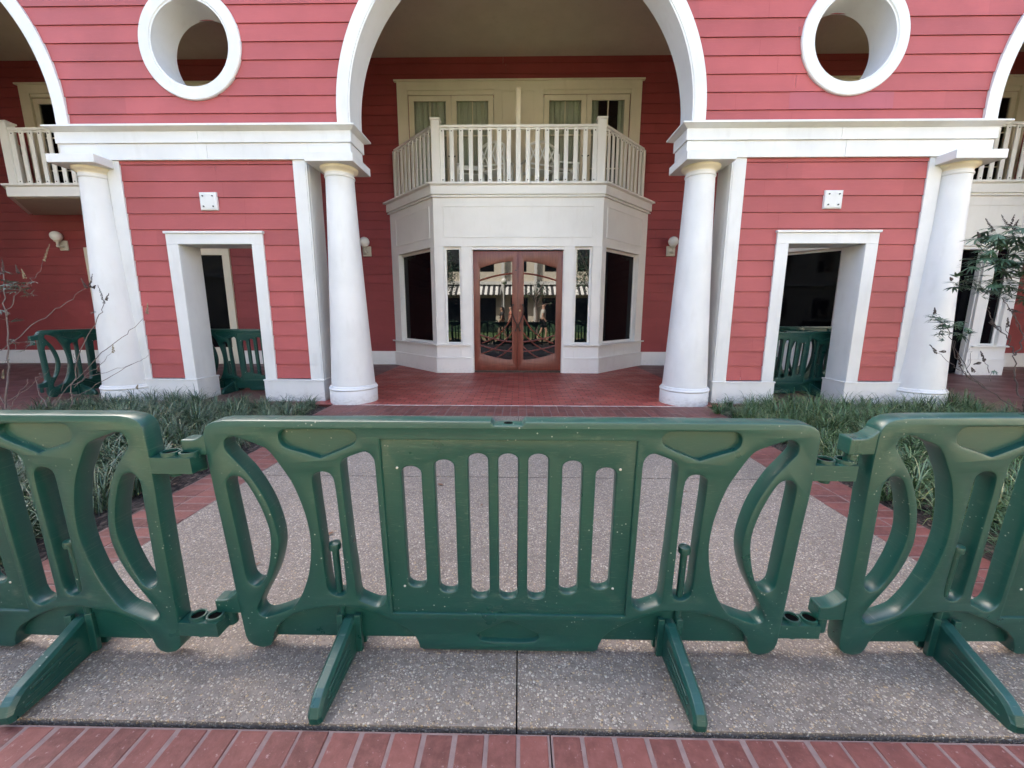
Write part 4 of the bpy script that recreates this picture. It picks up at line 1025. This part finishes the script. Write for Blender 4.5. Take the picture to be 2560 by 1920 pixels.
leaves = [(A(760, 330), 9, .13, .19), (A(860, 310), 8, .12, .19), (A(930, 400), 9, .15, .19), (A(700, 400), 6, .10, .18), (A(620, 350), 4, .08, .17), (A(610, 525), 5, .10, .18), (A(720, 540), 6, .10, .18), (A(840, 520), 9, .13, .19), (A(930, 560), 8, .14, .19), (A(500, 665), 5, .08, .15), (A(600, 690), 5, .08, .15),
          (A(690, 690), 4, .07, .14), (A(740, 740), 6, .10, .16), (A(860, 760), 7, .10, .13), (A(930, 680), 8, .13, .17), (A(270, 930), 4, .06, .14), (A(330, 960), 5, .07, .15), (A(330, 1030), 4, .06, .13), (A(430, 990), 5, .07, .14), (A(480, 1060), 3, .06, .12), (A(320, 1085), 2, .04, .08), (A(730, 1325), 1, .02, .07), (A(1020, 480), 9, .18, .2)]
spikes = [(A(720, 290), A(650, 175) - A(720, 290), .17), (A(835, 265), A(770, 150) - A(835, 265), .17), (A(845, 260), A(880, 165) - A(845, 260), .13), (A(870, 270), A(912, 200) - A(870, 270), .10), (A(620, 330), A(605, 300) - A(620, 330), .06), (A(290, 900), A(285, 850) - A(290, 900), .07), (A(300, 1190), A(232, 1110) - A(300, 1190), .13), (A(480, 1290), A(450, 1180) - A(480, 1290), .16),
          (A(655, 1250), A(620, 1160) - A(655, 1250), .13), (A(620, 1265), A(565, 1280) - A(620, 1265), .07), (A(700, 960), A(830, 1090) - A(700, 960), .20), (A(828, 1000), A(828, 920) - A(828, 1000), .11), (A(415, 650), A(400, 630) - A(415, 650), .04), (A(360, 1180), A(310, 1185) - A(360, 1180), .06), (A(575, 1330), A(555, 1290) - A(575, 1330), .06), (A(840, 870), A(930, 895) - A(840, 870), .14)]
shrub('flowering_shrub', (5.9, Rs, -.03), 'dark green leafy shrub with palmate leaves and dark spikes at the right edge', stems, leaves, spikes, BARK2, SHRUB_GREEN, 12, (SEED, SEED), 2.3, .85)

# ------------------------------------------------------------------ dry leaves and twigs on the path
rl = random.Random(4)
for x, y in ((-.25, 2.55), (.02, 2.45), (.42, 2.35), (.36, 2.2), (-.72, 2.75), (-.62, 2.9), (.55, 2.1), (-1.1, 2.2), (.75, 2.6), (-1.35, 1.9), (1.25, 2.8), (-.30, 1.9), (-1.8, 2.65), (1.6, 2.3), (2.3, 2.9), (-2.35, 2.6)):
    m = MB(); an = rl.uniform(0, 6.28); L = rl.uniform(.03, .06)
    leaf(m, (x, y, .008), (cos(an), sin(an), .15), (0, 0, 1), L, L * rl.uniform(.25, .5))
    tag(m.build('dry_leaf', DRY), 'small brown dry leaf lying on the path', 'leaf', 'dry leaves on the path')

# ------------------------------------------------------------------ what the door glass reflects: the other side of the garden
OB = empty('cream_building', (0, -15.5, 0), 'cream two storey building across the lawn, mirrored in the door glass', 'building')
g = MB(); g.box(-26, 26, -22, -15.6, 0, 8.5); g.build('wall', CREAMWALL, OB)
g = MB(); g.box(-26, 26, -15.6, -15.3, 3.55, 3.8); g.box(-26, 26, -15.62, -15.2, 8.5, 8.9); g.build('cornice', WHITE, OB)
for i in range(-8, 9):
    x = i * 2.6
    g = MB(); g.box(x - .7, x + .7, -15.62, -15.57, .1, 2.5); g.build('window', GLASS, OB)
    g = MB(); g.box(x - .55, x + .55, -15.62, -15.57, 4.6, 7.2); g.build('window', GLASS, OB)
    g = MB(); g.box(x + 1.18, x + 1.42, -15.3, -15.05, 0, 8.5); g.build('pilaster', WHITE, OB)
    g = MB(); g.loft([[(x - 1.15, -15.55, 3.5), (x + 1.15, -15.55, 3.5), (x + 1.15, -15.55, 3.44), (x - 1.15, -15.55, 3.44)], [(x - 1.15, -14.3, 2.75), (x + 1.15, -14.3, 2.75), (x + 1.15, -14.3, 2.70), (x - 1.15, -14.3, 2.70)]]); g.build('awning', AWN, OB)
for sx, lab in ((-1, 'cream side wing of the hotel on the left of the lawn'), (1, 'cream side wing of the hotel on the right of the lawn')):
    W = empty('cream_wing', (sx * 22, -6, 0), lab, 'building'); X = sx * 19.5
    g = MB(); g.box(*sorted((X, sx * 27)), -15.2, 4.5, 0, 8.2); g.build('wall', CREAMWALL, W)
    for i in range(6):
        y = -13.5 + i * 3.2
        for z0, z1 in ((.9, 2.6), (4.6, 6.8)): g = MB(); g.box(*sorted((X - sx * .04, X + sx * .02)), y - .6, y + .6, z0, z1); g.build('window', GLASS, W)
    g = MB(); g.box(*sorted((X - sx * .3, X)), -15.2, 4.5, 3.5, 3.75); g.box(*sorted((X - sx * .35, X)), -15.2, 4.5, 8.0, 8.3); g.build('cornice', WHITE, W)
hd = MB(); rr = random.Random(9)
for i in range(2600):
    c = Vector((rr.uniform(-16, 16), rr.uniform(-11.9, -11.1), rr.uniform(0, .75))); d = Vector((rr.uniform(-1, 1), rr.uniform(-1, 1), rr.uniform(-.3, 1)))
    leaf(hd, c, d, (0.3, 0.2, 1), .16, .09)
hd.box(-16, 16, -11.8, -11.2, -.02, .62)
tag(hd.build('hedge', SHRUB_GREEN), 'low clipped green hedge in front of the cream building', 'hedge')
t = empty('street_lamp', (-.95, -8.2, -.03), 'white post lamp with a globe on the lawn, mirrored in the door glass', 'street lamp')
g = MB(); g.lathe([(.09, 0), (.09, .4), (.05, .5), (.04, 3.0), (.07, 3.05), (.07, 3.12)], (-.95, -8.2, -.03), 14); g.build('post', WHITE, t, smooth=True)
g = MB(); g.sphere((-.95, -8.2, 3.28), .19, 18, 12); g.build('globe', GLOBE, t, smooth=True)
def tree(x, y, h, r, label, seed, bare=False):
    rr = random.Random(seed); t = empty('lawn_tree', (x, y, -.03), label, 'tree', 'trees on the lawn')
    m = MB(); top = Vector((x + rr.uniform(-.2, .2), y, h * .5)); m.tube([(x, y, -.03), (x + .03, y, h * .25), top], [.11, .085, .06], 8)
    tips = []
    for k in range(14):
        an = rr.uniform(0, 6.28); e = rr.uniform(.2, 1.2); L = rr.uniform(.5, 1) * r
        s0 = Vector((x, y, h * .3)).lerp(top, rr.random()); q = s0 + Vector((cos(an)*cos(e)*L, sin(an)*cos(e)*L, sin(e)*L*1.3)); m.tube([s0, s0.lerp(q, .5) + Vector((0, 0, .1)), q], [.04, .025, .01], 5); tips += [q, s0.lerp(q, .7)]
    m.build('trunk', BARK, t, smooth=True)
    m = MB()
    for i in range(300 if bare else 2600):
        c = rr.choice(tips) + Vector((rr.gauss(0, .3), rr.gauss(0, .3), rr.gauss(0, .3))) * r * .55
        leaf(m, c, (rr.uniform(-1, 1), rr.uniform(-1, 1), rr.uniform(-.6, .6)), (.2, .1, 1), .14, .07)
    m.build('crown', SHRUB_GREEN, t)
tree(1.15, -8.8, 4.6, 1.2, 'small thin crowned tree on the lawn, mirrored in the right door leaf', 3, True)
tree(4.6, -7.5, 6.5, 2.2, 'dense dark tree on the lawn, mirrored in the right sidelight', 4)
tree(-4.8, -7.8, 6.5, 2.0, 'dense dark tree on the lawn, mirrored in the left sidelight', 6)

# people walking behind the photographer (seen in the door glass)
def skin_obj(name, verts, edges, radii, mat, parent, sub=2):
    me = bpy.data.meshes.new(name); me.from_pydata([tuple(v) for v in verts], edges, []); ob = link_mesh(name, me, mat, parent)
    sk = ob.modifiers.new('skin', 'SKIN'); sk.use_smooth_shade = True
    for i, r in enumerate(radii): me.skin_vertices[0].data[i].radius = (r, r) if not isinstance(r, tuple) else r
    me.skin_vertices[0].data[0].use_root = True
    ss = ob.modifiers.new('sub', 'SUBSURF'); ss.levels = sub; ss.render_levels = sub
    return ob
def person(x, y, rz, h, label, skin, shirt, legs, hairc, long_hair=False, shorts=True, ph=0.35):
    t = empty('person', (x, y, -.006), label, 'person', None, rz); k = h / 1.75
    V = lambda *p: Vector(p) * k
    # body faces +x (walking direction)
    v = [V(0, 0, .95), V(0, 0, 1.15), V(0, 0, 1.38), V(.0, 0, 1.50), V(.02, 0, 1.60), V(.02, 0, 1.70),
         V(0, .17, 1.42), V(-.04, .22, 1.15), V(.10, .20, .95), V(.14, .19, .87), V(0, -.17, 1.42), V(.02, -.22, 1.15), V(.14, -.20, .98), V(.19, -.19, .90),
         V(0, .09, .90), V(.16, .09, .50), V(.12, .09, .10), V(.22, .09, .04), V(0, -.09, .90), V(-.06, -.09, .50), V(-.26, -.09, .13), V(-.20, -.09, .05)]
    e = [(0, 1), (1, 2), (2, 3), (3, 4), (4, 5), (2, 6), (6, 7), (7, 8), (8, 9), (2, 10), (10, 11), (11, 12), (12, 13), (0, 14), (14, 15), (15, 16), (16, 17), (0, 18), (18, 19), (19, 20), (20, 21)]
    r = [.13, .125, .13, .055, .085, .075, .055, .042, .034, .03, .055, .042, .034, .03, .085, .055, .040, .035, .085, .055, .040, .035]
    skin_obj('body', v, e, [q * k for q in r], skin, t)
    sv = [v[0] + V(0, 0, .02), v[1], v[2], v[2] + V(0, 0, .06), v[6], v[6].lerp(v[7], .6), v[10], v[10].lerp(v[11], .6)]
    skin_obj('shirt', sv, [(0, 1), (1, 2), (2, 3), (2, 4), (4, 5), (2, 6), (6, 7)], [q * k for q in (.155, .15, .155, .10, .075, .062, .075, .062)], shirt, t)
    f = .75 if shorts else 1.75
    kl = lambda a, b, c: (a.lerp(b, f) if f <= 1 else b.lerp(c, f - 1))
    lv = [v[0] - V(0, 0, .0), v[14], v[14].lerp(v[15], min(f, 1)), v[18], v[18].lerp(v[19], min(f, 1))]; le = [(0, 1), (1, 2), (0, 3), (3, 4)]; lr = [.15, .105, .085, .105, .085]
    if not shorts:
        lv += [v[15].lerp(v[16], .9), v[19].lerp(v[20], .9)]; le += [(2, 5), (4, 6)]; lr += [.06, .06]
    skin_obj('trousers', lv, le, [q * k for q in lr], legs, t)
    hv = [v[5] + V(-.02, 0, .03), v[5] + V(-.05, 0, -.04)] + ([v[5] + V(-.10, 0, -.22), v[5] + V(-.10, 0, -.34)] if long_hair else [])
    skin_obj('hair', hv, [(i, i + 1) for i in range(len(hv) - 1)], [q * k for q in (.085, .082, .07, .03)[:len(hv)]], hairc, t)
    m = MB()
    for sy in (-1, 1):
        m.sphere(V(.098, sy * .032, 1.665), .012 * k, 8, 6)
    m.sphere(V(.108, 0, 1.63), .016 * k, 8, 6, (1, .8, 1.5)); m.sphere(V(.092, 0, 1.585), .018 * k, 8, 6, (.6, 1.4, .4))
    for sy in (-1, 1): m.sphere(V(.02, sy * .083, 1.64), .024 * k, 8, 6, (.8, .4, 1.3))
    me = bpy.data.meshes.new('face'); me.from_pydata(m.v, [], m.f); link_mesh('face', me, skin, t)
    return t
SK1, SK2 = flat('skin_tan', (.45, .27, .18), .5), flat('skin_fair', (.58, .36, .27), .5)
SHOES = flat('dark_cloth', (.03, .03, .035)); HAIR = flat('dark_hair', (.025, .018, .014), .6)
person(1.15, -1.7, 0, 1.78, 'man in a white shirt and black shorts walking behind the photographer', SK2, flat('white_shirt', (.72, .70, .64)), SHOES, HAIR)
person(-.80, -1.6, pi, 1.62, 'woman in a dark top and long dark hair walking behind the photographer', SK1, flat('dark_top', (.05, .05, .055)), flat('tan_trousers', (.25, .17, .12)), HAIR, True, False)
person(-.38, -1.5, pi, 1.66, 'person in a coral top standing by the woman in the dark top', SK2, flat('coral_top', (.62, .25, .18)), flat('brown_shorts', (.2, .14, .11)), HAIR, False)

bpy.context.view_layer.update()
